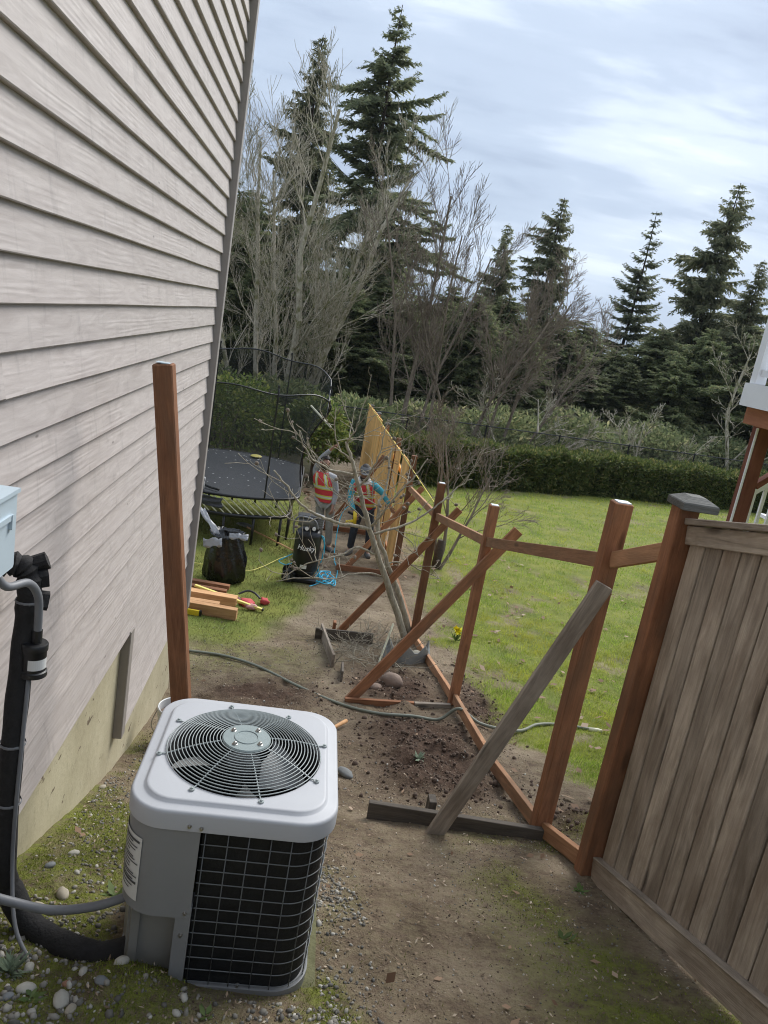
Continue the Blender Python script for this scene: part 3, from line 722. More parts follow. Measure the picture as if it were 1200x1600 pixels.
# ------------------------------------------------------------------ new fence frame
nf = empty('unfinished_fence', (1.8, 9.0, -2.3), 'unfinished brown timber fence frame with diagonal braces and yellow cedar boards', 'fence')
POSTS = [(1.80, 4.14, .87), (1.845, 7.10, .10), (1.70, 9.25, -.19), (1.77, 12.6, -.46), (1.80, 15.6, -.65), (1.80, 18.5, -.80), (1.80, 21.5, -.94), (1.80, 24.6, -1.10)]
M_end = plain('pale_post_end', (.62, .66, .70), .6)  # pale tone for the plates on the nearest post tops
for i, (x, y, zt) in enumerate(POSTS):
    sl_ = [.0, .0, .01, .01, 0, 0, 0, 0][i]
    sz = .105 if i == 0 else .092
    p = beam('post', (x + sl_, y, Tf(x, y) - .35), (x - sl_, y, zt), sz, sz, M_treated, nf, up=(0, 1, 0), ch=.005)
    if i < 3:
        b = MB(); b.box((x - sl_ + .004, y, zt + .003), (sz * .75, sz * .7, .006)); b.build('pale_end', M_end, p)
    if i > 4:
        b = MB(); c = Vector((x, y, zt)); b.rings([[c + Vector((sx * h, sy * h, z_)) for sx, sy in ((-1, -1), (1, -1), (1, 1), (-1, 1))] for h, z_ in ((.065, 0), (.07, .03), (.03, .06))], True, True); b.build('post_cap', M_capwood, p)
# top rails (between posts, 2x4 on edge)
RZ = [(1.90, 3.56, .79), (1.80, 4.14, .515), (1.845, 7.10, -.275), (1.70, 9.25, -.62), (1.77, 12.6, -1.02), (1.80, 15.6, -1.10), (1.80, 18.5, -1.22), (1.80, 21.5, -1.36), (1.80, 24.6, -1.52)]
for i, (a, c) in enumerate(zip(RZ[:-1], RZ[1:])):
    pa = Vector(a); pb = Vector(c); dd = (pb - pa).normalized(); g_ = .052
    beam('top_rail', pa + dd * g_, pb - dd * g_, .040, .092, M_treated2 if i < 4 else M_cedar, nf, ch=.003)
# bottom rails on the ground
for i, (a, c) in enumerate(zip(RZ[:-1], RZ[1:])):
    for s0, s1 in (((0, .5), (.5, 1)) if i == 1 else ((0, 1),)):
        pa = Vector((a[0] + (c[0] - a[0]) * s0, a[1] + (c[1] - a[1]) * s0, 0)); pb = Vector((a[0] + (c[0] - a[0]) * s1, a[1] + (c[1] - a[1]) * s1, 0))
        dz = -.02 if s0 == .5 else 0
        dd = (pb - pa).normalized()
        pa = pa + dd * (.058 if s0 == 0 else .004); pb = pb - dd * (.058 if s1 == 1 else .004)
        pa.z = Tf(pa.x, pa.y) + .075 - dz; pb.z = Tf(pb.x, pb.y) + .075 - dz
        beam('bottom_rail', pa, pb, .042, .095, M_treated2, nf, ch=.003)
# braces
def brace(p0, p1, mat, w=.038, h=.092, name='brace', up=(0, 1, 0)): return beam(name, p0, p1, h, w, mat, nf, up=up, ch=.003)
brace((1.775, 4.04, .40), (1.08, 4.04, -1.42), M_grey, h=.105)                       # grey brace on the first post
beam('stake_board', (.70, 4.20, -1.335), (1.80, 4.065, -1.305), .04, .125, M_greydark, nf, ch=.003)
beam('stake', (1.12, 4.30, -1.62), (1.12, 4.30, -1.27), .05, .09, M_greydark, nf, up=(0, 1, 0))
brace((2.10, 7.0, -.09), (.765, 7.0, -2.10), M_treated, h=.105)
beam('stake_board', (.72, 6.92, -2.07), (1.42, 6.96, -2.045), .04, .09, M_treated, nf, ch=.003)
beam('stake_board', (1.425, 6.955, -2.05), (1.80, 6.985, -2.035), .04, .10, M_grey, nf, ch=.003)
beam('stake', (.80, 7.06, -2.3), (.80, 7.06, -2.02), .04, .09, M_treated, nf, up=(0, 1, 0))
brace((1.96, 9.17, -.47), (.70, 9.17, -2.35), M_treated)
beam('stake', (.66, 9.25, -2.55), (.66, 9.25, -2.2), .04, .09, M_treated, nf, up=(0, 1, 0))
brace((1.98, 12.5, -.96), (.85, 12.5, -2.66), M_treated)
beam('stake_board', (.75, 12.4, -2.52), (1.74, 12.5, -2.55), .04, .10, M_treated, nf)
brace((1.55, 15.5, -1.05), (.55, 15.5, -2.85), M_treated)
beam('stake_board', (.45, 15.45, -2.72), (1.75, 15.5, -2.72), .04, .10, M_treated, nf)
beam('stake', (.55, 15.6, -2.95), (.55, 15.6, -2.55), .05, .09, M_treated, nf, up=(0, 1, 0))
# cedar boards on the near face
def tz(y): return float(np.interp(y, [12.6, 15.6, 18.5, 21.5, 25.], [-.60, -.74, -.88, -1.02, -1.18]))
y = 12.75; n_ = 0
while y < 24.6:
    gap = (13.65 < y < 14.1) or (15.0 < y < 15.3) or (18.9 < y < 19.1)
    if not gap:
        yc = y + .07; x = 1.715; dz = .10 if y > 19.1 else 0
        beam('cedar_board', (x, yc, Tf(x, yc) + .10), (x, yc, tz(yc) + dz + random.uniform(-.012, .012)), .137, .019, M_cedar, nf, up=(1, 0, 0), ch=.002)
    y += .141
b = MB(); b.tube([(1.69, 9.3, -.50), (1.66, 24.6, -1.02)], .006, 5); st = b.build('string_line', M_string); tag(st, 'taut yellow builder string along the top of the cedar boards', 'string line')
b = MB(); b.tube([(1.60, 21.4, Tf(1.6, 21.4)), (1.60, 21.4, -1.5)], .03, 6); bpy.data.objects.remove(b.build('x', M_black))

# ------------------------------------------------------------------ vegetation generators
def tubes_np(P, R, n=4):
    B, K, _ = P.shape
    t = np.empty_like(P); t[:, 1:-1] = P[:, 2:] - P[:, :-2]; t[:, 0] = P[:, 1] - P[:, 0]; t[:, -1] = P[:, -1] - P[:, -2]
    t /= np.linalg.norm(t, axis=-1, keepdims=True) + 1e-9
    ref = np.where(np.abs(t[:, :1, 2:3]) < .9, np.array([0, 0, 1.]), np.array([1., 0, 0]))
    a = np.cross(t, np.broadcast_to(ref, t.shape)); a /= np.linalg.norm(a, axis=-1, keepdims=True) + 1e-9
    c = np.cross(t, a); an = np.arange(n) * 2 * PI / n
    V = P[:, :, None] + R[:, :, None, None] * (a[:, :, None] * np.cos(an)[None, None, :, None] + c[:, :, None] * np.sin(an)[None, None, :, None])
    V = V.reshape(-1, 3)
    i = np.arange(B * K * n).reshape(B, K, n); i2 = np.roll(i, -1, 2)
    F = np.stack([i[:, :-1], i2[:, :-1], i2[:, 1:], i[:, 1:]], -1).reshape(-1, 4)
    return V, F
def bare_levels(rng, p, d, L, r, spec, K=6, up=.12, jit=.16, lo=.25):
    """recursive bare branches; spec: list of (children, length ratio, radius ratio, spread)"""
    levels = [[] for _ in range(len(spec) + 1)]
    def grow(p, d, L, r, lev):
        pts = [np.array(p, float)]; d = np.array(d, float); d /= np.linalg.norm(d); dirs = [d]
        for k in range(K - 1):
            d = d + rng.normal(0, jit, 3) + np.array([0, 0, up]); d /= np.linalg.norm(d); dirs.append(d)
            pts.append(pts[-1] + d * L / (K - 1))
        end = .35 if lev < len(spec) else .5
        rad = np.linspace(r, r * end, K); levels[lev].append((np.array(pts), rad))
        if lev < len(spec):
            n, lr, rr_, sp = spec[lev]
            for k in range(n):
                t = lo + (1 - lo) * (k + rng.uniform(.1, .9)) / n; f = t * (K - 1); i = min(int(f), K - 2); q = pts[i] + (pts[i + 1] - pts[i]) * (f - i)
                ax = rng.normal(0, 1, 3); side = ax - dirs[i] * ax.dot(dirs[i]); side /= np.linalg.norm(side)
                a = sp * rng.uniform(.7, 1.25)
                nd = dirs[i] * math.cos(a) + side * math.sin(a)
                grow(q, nd, L * lr * rng.uniform(.65, 1.15) * (1.15 - .5 * t), np.interp(t, [0, 1], [r, r * end]) * rr_ * rng.uniform(.8, 1.1), lev + 1)
    grow(p, d, L, r, 0)
    return levels
def bare_parts(levels_list, mat, parent, rmin, split=1):
    tv, tf, bv, bf = [], [], [], []
    for levels in levels_list:
        for lev, br in enumerate(levels):
            if not br: continue
            P = np.array([x[0] for x in br]); R = np.maximum(np.array([x[1] for x in br]), rmin)
            V, F = tubes_np(P, R, 8 if lev == 0 else (5 if lev == 1 else 3))
            (tv if lev < split else bv).append(V); (tf if lev < split else bf).append(F)
    def cat(vs, fs, name):
        if not vs: return
        o = 0; F = []
        for v_, f_ in zip(vs, fs): F.append(f_ + o); o += len(v_)
        ob = np_mesh(name, np.concatenate(vs), np.concatenate(F), mat, parent, smooth=True)
        if name == 'branches': ob['kind'] = 'stuff'
    cat(tv, tf, 'trunk'); cat(bv, bf, 'branches')
def kites(base, dirn, nrm, L, W, mid=.45):
    """flat pointed leaves: base (n,3), unit direction, a vector that gives the leaf plane, length, width"""
    s = np.cross(dirn, nrm); s /= np.linalg.norm(s, axis=1, keepdims=True) + 1e-9
    L = np.asarray(L)[:, None]; W = np.asarray(W)[:, None]
    V = np.stack([base, base + dirn * L * mid + s * W * .5, base + dirn * L, base + dirn * L * mid - s * W * .5], 1).reshape(-1, 3)
    return V, np.arange(len(V)).reshape(-1, 4)
def unit(a): return a / (np.linalg.norm(a, axis=-1, keepdims=True) + 1e-9)
def conifer(name, H, R, kind, seed, mat, nwh, per, h0=.06, step=.09, gap=.12, trunk_r=.28):
    """builds a prototype under an Empty at the origin"""
    rng = np.random.default_rng(seed); root = empty(name, (0, 0, 0)); vs, fs = [], []; o = 0; bp, br_ = [], []
    lean = rng.normal(0, .012, 2)
    K = 9; tz_ = np.linspace(0, H, K); tp = np.stack([lean[0] * tz_ + .12 * np.sin(tz_ * .35 + seed), lean[1] * tz_ + .1 * np.cos(tz_ * .3), tz_], -1)
    def axis_at(h): return np.array([np.interp(h, tz_, tp[:, 0]), np.interp(h, tz_, tp[:, 1]), h])
    for iw in range(nwh):
        t = (iw + rng.uniform(0, .6)) / nwh; h = H * (h0 + (1 - h0) * t ** .9)
        if kind == 'fir': prof = min(1.0, (1 - t) * 1.9) ** .8 * (.80 + .25 * math.sin(t * 21 + seed)) + .05
        elif kind == 'sparse': prof = (1 - t) ** .9 * .95 + .05
        else: prof = min(1.0, (1 - t) * 1.5) ** .72 * (.88 + .16 * math.sin(t * 13 + seed)) + .04
        for k in range(per):
            if rng.uniform() < gap: continue
            az = rng.uniform(0, 2 * PI); L = R * prof * rng.uniform(.6, 1.12) * (.55 + .8 * float(vnoise(np.array([math.cos(az) * 1.3 + 7 + h * .32]), np.array([math.sin(az) * 1.3 + 5 + h * .2]), seed)[0]))
            if L < .15: L = .15
            if kind == 'cedar': a, bq, cq = rng.uniform(-.15, .40), rng.uniform(.4, 1.0), .35
            elif kind == 'sparse': a, bq, cq = rng.uniform(-.1, .2), .45, .45
            else: a, bq, cq = rng.uniform(-.3, .35), rng.uniform(.3, .95), .38
            a += .35 * t
            n = max(3, int(L / step)); tt = np.linspace(.08, 1, n); out = np.array([math.cos(az), math.sin(az), 0])
            base0 = axis_at(h)
            P = base0 + out * (L * tt)[:, None] + np.array([0, 0, 1.]) * (L * (a * tt - bq * tt ** 2 + cq * tt ** 3))[:, None]
            P[:, :2] += rng.normal(0, .03, (n, 2)).cumsum(0) * .5
            if L > R * .25:
                kk = np.linspace(0, n - 1, 4).astype(int); q = np.concatenate([[base0], P[kk[1:]]]); bp.append(q); br_.append(np.linspace(.012 + .012 * L, .006, 4))
            sl = np.minimum(.62, .30 * L * (1.05 - tt) + .20) * rng.uniform(.7, 1.25, n)
            for side in (-1, 1):
                for rep in range(2):
                    an = az + side * rng.uniform(.35, 1.25, n); dz = -rng.uniform(.15, .55 if kind != 'cedar' else 1.0, n) if rep == 0 else rng.uniform(-.3, .25, n)
                    dv = unit(np.stack([np.cos(an), np.sin(an), dz], -1))
                    nr = unit(rng.normal(0, 1, (n, 3)) + np.array([0, 0, .25]))
                    LL = sl * (1 if rep == 0 else .75)
                    V, F = kites(P, dv, nr, LL, np.clip(LL * .28, .055, .15), .4)
                    vs.append(V); fs.append(F + o); o += len(V)
                    # secondary sprigs
                    m2 = rng.uniform(size=n) < .8
                    if m2.any():
                        B2 = P[m2] + dv[m2] * LL[m2][:, None] * .5; dv2 = unit(dv[m2] + rng.normal(0, .55, (m2.sum(), 3)) + np.array([0, 0, -.25 if kind == 'cedar' else -.05]))
                        V, F = kites(B2, dv2, unit(rng.normal(0, 1, (m2.sum(), 3))), LL[m2] * .6, np.clip(LL[m2] * .2, .04, .09), .45)
                        vs.append(V); fs.append(F + o); o += len(V)
    V, F = tubes_np(tp[None], np.linspace(trunk_r, .02, K)[None], 8)
    np_mesh('trunk', V, F, M_barkfir, root, smooth=True)
    if bp:
        V, F = tubes_np(np.array(bp), np.array(br_), 3); np_mesh('limbs', V, F, M_barkfir, root)['kind'] = 'stuff'
    np_mesh('crown', np.concatenate(vs), np.concatenate(fs), mat, root)
    return root

# ------------------------------------------------------------------ conifers beyond the hedge
protos = {
    'fir': conifer('fir_tree', 23.5, 5.0, 'fir', 11, M_fir, 54, 7, .10, .085, .34, .34),
    'cedar': conifer('cedar_tree', 20.0, 4.2, 'cedar', 5, M_cedarleaf, 62, 7, .05, .10, .22, .3),
    'cedar2': conifer('cedar_tree', 18.0, 4.6, 'cedar', 23, M_cedarleaf, 55, 7, .04, .10, .22, .3),
    'sparse': conifer('fir_tree', 20.0, 4.2, 'sparse', 31, M_fir, 44, 5, .10, .11, .12, .22),
    'dark': conifer('conifer_tree', 13.0, 3.4, 'fir', 41, M_darkfir, 46, 9, .02, .085, .05, .25),
    'dark2': conifer('conifer_tree', 12.0, 3.2, 'cedar', 47, M_darkfir, 46, 9, .02, .085, .05, .25),
}
PH = {'fir': 23.5, 'cedar': 20.0, 'cedar2': 18.0, 'sparse': 20.0, 'dark': 13.0, 'dark2': 12.0}
used = set()
def place_tree(key, dx, y, topslope, label, group=None, rot=None, sxy=1.0, name=None):
    """dx, topslope: where the top of the tree stands against the sky, as slopes from the yard"""
    o = protos[key] if key not in used else copy_tree(protos[key]); used.add(key)
    x = dx * y; zb = Tf(x, y) - .3; h = topslope * y + 1.64 - zb; s = h / PH[key]
    o.location = (x, y, zb); o.scale = (s * sxy, s * sxy, s); o.rotation_euler = (0, 0, random.uniform(0, 6.3) if rot is None else rot)
    for k in ('label', 'category', 'group'):
        if k in o: del o[k]
    tag(o, label, 'conifer', group); return o
place_tree('fir', .036, 44, .352, 'tallest dark fir with ragged drooping branches against the sky', sxy=.95, rot=.6)
place_tree('cedar', -.049, 50, .300, 'narrow pointed cedar behind the bare maple beside the tall fir', sxy=.75)
place_tree('cedar2', .264, 52, .181, 'feathery cedar with a pointed top in the middle of the tree line', sxy=.85)
place_tree('cedar', .200, 56, .140, 'brownish conifer with a thin top left of the feathery cedar', sxy=.8)
place_tree('sparse', .382, 58, .186, 'thin sparse fir with open branches standing over the hills', sxy=1.0)
place_tree('cedar2', .480, 47, .237, 'big broad cedar at the right of the tree line', sxy=.86)
place_tree('cedar', .545, 43, .155, 'shorter cedar at the right edge behind the deck', sxy=.9)
FILL = [(-.175, 47, .16), (-.14, 42, .10), (-.105, 55, .12), (-.10, 38, .035), (-.03, 42, .055), (.02, 40, .05), (.075, 41, .05), (.055, 50, .10), (.115, 44, .03), (.155, 47, .055), (.185, 42, .05), (.225, 46, .055), (.255, 41, .02), (.295, 45, .035), (.325, 50, .040), (.345, 41, -.015), (.375, 44, .012), (.405, 41, .0), (.435, 44, .045), (.46, 40, .02), (.50, 41, .06), (.53, 50, .10), (.575, 44, .06), (.61, 40, .10), (.65, 46, .16)]
ORD = ['first', 'second', 'third', 'fourth', 'fifth', 'sixth', 'seventh', 'eighth', 'ninth', 'tenth', 'eleventh', 'twelfth', 'thirteenth', 'fourteenth', 'fifteenth', 'sixteenth', 'seventeenth', 'eighteenth', 'nineteenth', 'twentieth'] + ['twenty-' + k for k in ('first', 'second', 'third', 'fourth', 'fifth')]
FILL.sort()
for i, (dx, y, sl_) in enumerate(FILL):
    place_tree('dark' if i % 2 else 'dark2', dx, y, sl_, 'dense dark evergreen, %s from the left in the tree wall beyond the hedge' % ORD[i], 'dense evergreens beyond the hedge', sxy=random.uniform(1.25, 1.8))

# ------------------------------------------------------------------ bare trees
def bare_tree(name, x, y, label, stems, spec, mat, rmin, seed, K=6, up=.12, jit=.14, lo=.25, group=None, cat='tree', dz=-.1):
    rng = np.random.default_rng(seed); z = Tf(x, y) + dz
    root = empty(name, (x, y, z), label, cat, group); lv = []
    for (dx, dy, d, L, r) in stems: lv.append(bare_levels(rng, (x + dx, y + dy, z), d, L, r, spec, K, up, jit, lo))
    bare_parts(lv, mat, root, rmin); return root
bare_tree('bare_maple', -1.55, 33, 'large bare mossy maple with many pale stems left of the tall fir',
    [(0, 0, (-.05, 0, 1), 13.0, .17), (.5, .2, (.12, 0, 1), 12.0, .15), (-.9, .3, (-.14, 0, 1), 12.0, .13), (-.3, -.2, (-.08, .05, 1), 11, .12), (1.0, .1, (.24, 0, 1), 9.5, .10), (-1.8, .5, (-.18, 0, 1), 11, .11), (-2.6, .2, (-.12, 0, 1), 10, .10)],
    [(16, .34, .34, .62), (9, .52, .5, .5), (7, .55, .6, .5)], M_barkpale, .0075, 3, up=.07, jit=.08, lo=.12)
bare_tree('bare_alder', 3.55, 31, 'slim bare tree with upright twigs right of the tall fir',
    [(0, 0, (.08, 0, 1), 10.5, .11), (.5, .1, (.2, 0, 1), 9.0, .08), (-.4, 0, (-.12, 0, 1), 9.5, .08), (1.1, 0, (.1, 0, 1), 9.0, .07)],
    [(13, .36, .36, .55), (8, .5, .5, .5), (6, .55, .55, .5)], M_barkbrown, .007, 9, up=.09, jit=.08)
bare_tree('bare_thicket_tree', 6.3, 32, 'bushy brown bare tree in the middle of the tree line',
    [(0, 0, (.1, 0, 1), 8.0, .10), (.7, .1, (.25, 0, 1), 7, .08), (-.5, 0, (-.2, 0, 1), 7.5, .08), (1.6, .2, (.15, 0, 1), 7.6, .08), (2.6, .2, (.2, 0, 1), 6.6, .07)],
    [(12, .42, .4, .6), (9, .5, .5, .6), (7, .55, .55, .6)], M_barkbrown, .008, 13, up=.05, jit=.11)
bare_tree('bare_shrub', 8.9, 31.5, 'low tangled bare shrub behind the hedge',
    [(0, 0, (.3, 0, 1), 3.5, .07), (.6, .1, (.7, 0, .8), 3.4, .06), (-.5, 0, (-.35, 0, 1), 3.6, .06)],
    [(8, .5, .5, .7), (6, .5, .5, .7), (5, .5, .55, .6)], M_barkpale, .010, 14, up=.04, jit=.14, cat='shrub')
bare_tree('bare_shrub', 13.5, 31, 'pale dead shrub sticking up over the right end of the hedge',
    [(0, 0, (.3, 0, 1), 3.0, .06), (.3, .1, (-.4, 0, 1), 3.0, .05), (.8, 0, (.8, 0, .9), 2.8, .05)],
    [(6, .5, .5, .6), (5, .5, .5, .6), (4, .5, .55, .6)], M_barkpale, .012, 15, up=.05, jit=.12, cat='shrub')
bare_tree('bare_tree', 19.5, 34, 'bare pale tree hanging over the hedge near the deck',
    [(0, 0, (-.1, 0, 1), 7, .11), (.8, 0, (.2, 0, 1), 6.5, .09)],
    [(8, .5, .45, .7), (6, .5, .5, .7), (5, .5, .55, .6)], M_barkpale, .012, 18, up=.03, jit=.12)
# leaning bare tree on the lawn just behind the fence
rng = np.random.default_rng(77)
bt = empty('leaning_bare_tree', (2.68, 13.5, -2.68), 'leaning bare tree with dark trunk base on the lawn just behind the fence', 'tree')
lv = []
for (p, d, L, r) in [((2.66, 13.5, -2.75), (.14, .05, 1), 2.5, .040), ((2.70, 13.45, -2.7), (.42, -.05, 1), 2.0, .034), ((2.62, 13.5, -2.6), (-.12, .1, 1), 2.4, .028)]:
    lv.append(bare_levels(rng, p, d, L, r, [(7, .62, .5, .5), (6, .6, .5, .55), (5, .6, .55, .5), (2, .6, .6, .5)], 6, .03, .12, .3))
bare_parts(lv, M_barkbrown, bt, .0032)
b = MB(); b.tube([(2.66, 13.5, -2.8), (2.65, 13.5, -2.5), (2.67, 13.5, -2.1)], [.10, .085, .075], 10); b.build('trunk_base', M_stump, bt, smooth=True)

# young pruned fruit tree on the path, hand-shaped main limbs
ft = empty('young_fruit_tree', (1.45, 9.0, -2.4), 'young pruned bare tree with knobbly buds leaning over the path', 'tree')
def px(u_, v_, y):
    d = [R_[k][0] * (u_ - 600) + R_[k][1] * (v_ - 800) + R_[k][2] * 1200 for k in range(3)]
    return Vector((d[0] * y / d[1], y, d[2] * y / d[1] + 1.64))
LIMBS = [  # (points seen from the yard, start radius, end radius)
    ([(633, 1000, 9.2), (612, 930, 9.1), (593, 875, 9.0), (575, 815, 8.9), (560, 760, 8.85), (549, 715, 8.8), (541, 690, 8.8)], .042, .012),
    ([(641, 990, 9.3), (622, 925, 9.25), (606, 880, 9.2), (592, 840, 9.2), (592, 790, 9.3), (604, 760, 9.4), (612, 700, 9.5)], .036, .008),
    ([(578, 826, 8.9), (535, 818, 8.8), (500, 808, 8.7), (470, 788, 8.6), (445, 755, 8.6), (428, 735, 8.6)], .020, .006),
    ([(553, 742, 8.85), (520, 735, 8.8), (490, 718, 8.7), (472, 690, 8.6), (468, 672, 8.6)], .014, .005),
    ([(585, 835, 9.0), (615, 826, 9.0), (650, 812, 9.1), (685, 788, 9.1), (715, 762, 9.2), (738, 748, 9.2)], .016, .005),
    ([(580, 822, 9.0), (602, 795, 8.8), (625, 768, 8.7), (650, 742, 8.7), (668, 715, 8.7)], .015, .005),
    ([(592, 870, 9.0), (560, 856, 8.8), (530, 868, 8.7), (500, 875, 8.6), (470, 885, 8.6), (440, 905, 8.5)], .013, .004),
    ([(600, 900, 9.1), (560, 895, 8.9), (520, 905, 8.8), (480, 903, 8.7), (430, 908, 8.7)], .011, .004),
    ([(606, 880, 9.2), (630, 880, 9.2), (660, 892, 9.3), (690, 905, 9.3)], .011, .004),
    ([(560, 765, 8.9), (575, 742, 8.8), (590, 715, 8.7), (600, 680, 8.7), (606, 655, 8.7)], .012, .004),
    ([(548, 720, 8.8), (530, 700, 8.8), (523, 672, 8.8), (525, 640, 8.8)], .010, .003),
    ([(500, 808, 8.7), (478, 815, 8.6), (455, 812, 8.6), (440, 800, 8.6)], .009, .003),
    ([(575, 815, 8.9), (545, 790, 8.7), (525, 770, 8.7), (515, 745, 8.7)], .009, .003),
    ([(615, 826, 9.0), (640, 845, 9.0), (655, 870, 8.9)], .008, .003),
    ([(541, 690, 8.8), (555, 672, 8.7), (562, 650, 8.7)], .009, .003),
    ([(592, 790, 9.3), (560, 772, 9.2), (535, 760, 9.2)], .008, .003),
]
rng = np.random.default_rng(5); tw = []; buds = []; nl = 0
for pts_, r0, r1 in LIMBS:
    P = catmull([px(a, c, e) for a, c, e in pts_], 5); n = len(P); b = MB()
    P = [p + Vector(rng.normal(0, .006, 3)) for p in P]
    b.tube(P, list(np.linspace(r0 * 1.12, r1 * 1.3, n)), 8); b.build('trunk' if nl < 2 else 'limb', M_barkyoung, ft, smooth=True)
    ntw = 5 if nl >= 2 else 7
    for k in range(ntw):
        i = int(rng.integers(n // 4, n - 1)); d = Vector(rng.normal(0, 1, 3)); d.z = abs(d.z) * .7 + .05; d.y *= .6; d.normalize()
        lv = bare_levels(rng, P[i], d, rng.uniform(.22, .62), .0060, [(2, .6, .65, .7)], 5, .05, .16, .3)
        for l in lv:
            for q, rr in l:
                tw.append((q, rr))
                if rng.uniform() < .3: buds.append(q[-1])
    nl += 1
V, F = tubes_np(np.array([q for q, _ in tw]), np.maximum(np.array([r for _, r in tw]), .0032), 4)
np_mesh('twigs', V, F, M_barkyoung, ft, smooth=True)['kind'] = 'stuff'
ico = bmesh.new(); bmesh.ops.create_icosphere(ico, subdivisions=1, radius=1.0); IV = np.array([v_.co for v_ in ico.verts]); IF = np.array([[v_.index for v_ in f.verts] for f in ico.faces]); ico.free()
def blobs(C, Sx, seed=1, sq=(1, 1, .7)):
    rng = np.random.default_rng(seed); n = len(C); R3 = unit(rng.normal(0, 1, (n, 3))); R4 = unit(np.cross(R3, rng.normal(0, 1, (n, 3)))); R5 = np.cross(R3, R4)
    sc_ = np.asarray(Sx)[:, None] * (np.array(sq) * rng.uniform(.75, 1.25, (n, 3)))
    L = IV[None] * sc_[:, None]; L = L * (1 + rng.normal(0, .07, (n, len(IV), 1)))
    V = C[:, None] + L[..., :1] * R3[:, None] + L[..., 1:2] * R4[:, None] + L[..., 2:] * R5[:, None]
    F = IF[None] + (np.arange(n) * len(IV))[:, None, None]
    return V.reshape(-1, 3), F.reshape(-1, 3)
for q in buds[:46]:
    V, F = blobs(np.array([q]), [.024], int(abs(q[0] * 1000)), (1, 1, 1.1)); np_mesh('bud', V, F, M_barkbrown, ft, smooth=True)

# ------------------------------------------------------------------ hedge, laurels, chain-link fence
def leaf_mass(rng, P, N, L, W, spread=.9, droop=0.0):
    n = len(P); dv = unit(N + rng.normal(0, spread, (n, 3)) + np.array([0, 0, droop])); nr = unit(rng.normal(0, 1, (n, 3)))
    return kites(P, dv, nr, L * rng.uniform(.6, 1.3, n), W * rng.uniform(.7, 1.3, n), .45)
HP = np.array([(2.6, 23.6), (6, 25.2), (10, 26.9), (16, 28.3), (22, 29.5), (27, 30.2)])
def hedge_line(s): return np.interp(s, np.linspace(0, 1, len(HP)), HP[:, 0]), np.interp(s, np.linspace(0, 1, len(HP)), HP[:, 1])
rng = np.random.default_rng(8); hd = empty('hedge', (10, 27, -3.4), 'long clipped evergreen hedge along the far edge of the lawn', 'hedge')
n = 85000; s = rng.uniform(0, 1, n); hx_, hy_ = hedge_line(s); a = rng.uniform(0, PI, n)
wv = .55 + .22 * fbm(s * 60, s * 0 + 2, 3, 2); hv = 1.42 + .32 * (fbm(s * 50, s * 0, 4, 6) - .5)
q = rng.uniform(0, 1, n) ** .35
face = rng.uniform(0, 1, n)
oy = np.where(face < .62, -1, np.where(face < .92, rng.uniform(-1, 1, n), 1)) * wv * np.where(face < .62, q, 1)
oz = np.where((face >= .62) & (face < .92), hv * (1 - .12 * rng.uniform(0, 1, n) ** 2), rng.uniform(0.02, 1, n) * hv)
rough_ = (fbm(s * 160, oz * 3, 3, 12) - .5) * .5
N = np.stack([np.zeros(n), np.where(face < .62, -1., np.where(face < .92, 0., 1.)), np.where((face >= .62) & (face < .92), 1., .15)], -1)
P = np.stack([hx_ + rng.normal(0, .05, n), hy_ + oy - rough_ * (face < .62), T(hx_, hy_) + oz + rough_ * .5 * ((face >= .62) & (face < .92))], -1)
V, F = leaf_mass(rng, P, N, .15, .055, .8); np_mesh('foliage', V, F, M_hedge, hd)
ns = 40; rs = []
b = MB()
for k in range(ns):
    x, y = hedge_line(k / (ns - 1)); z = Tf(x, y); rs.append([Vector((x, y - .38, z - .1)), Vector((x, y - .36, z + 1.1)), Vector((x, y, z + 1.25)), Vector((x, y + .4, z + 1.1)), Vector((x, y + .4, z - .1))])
b.rings(rs, True, True); b.build('hedge_core', plain('hedge_inner', (.020, .022, .010), .95, var=.4, scale=6), hd)  # solid dark core added to close the view through the leaves
def shrub(name, x, y, rx, rz, n, mat, label, seed, L=.16, W=.065, cat='shrub', group=None, droop=-.2):
    rng = np.random.default_rng(seed); z = Tf(x, y); root = empty(name, (x, y, z), label, cat, group)
    u3 = unit(rng.normal(0, 1, (n, 3))); u3[:, 2] = np.abs(u3[:, 2]) * 1.0 - .15; r_ = rng.uniform(.35, 1, n) ** .5
    lump = .72 + .5 * fbm(u3[:, 0] * 2.5 + 9 + seed, u3[:, 1] * 2.5 + u3[:, 2] * 2 + 9, 3, seed)
    P = np.array([x, y, z + rz * .35]) + u3 * (r_ * lump)[:, None] * np.array([rx, rx, rz * .7])
    P[:, 2] = np.maximum(P[:, 2], z + .02)
    V, F = leaf_mass(rng, P, u3, L, W, .7, droop); np_mesh('foliage', V, F, mat, root)
    b = MB()
    for k in range(7):
        a = rng.uniform(0, 6.28); b.tube([(x, y, z - .1), (x + .25 * rx * math.cos(a), y + .25 * rx * math.sin(a), z + rz * .4), (x + .6 * rx * math.cos(a), y + .6 * rx * math.sin(a), z + rz * .8)], [.035, .025, .01], 5)
    b.build('stems', M_barkbrown, root); return root
shrub('laurel_shrub', .15, 22.0, 1.15, 2.7, 5200, M_laurel, 'bright green laurel bush behind the trampoline at its right end', 3)
shrub('laurel_shrub', -2.3, 21.0, 1.9, 3.0, 4600, M_laurel, 'leafy olive laurel bush seen through the trampoline net', 4)
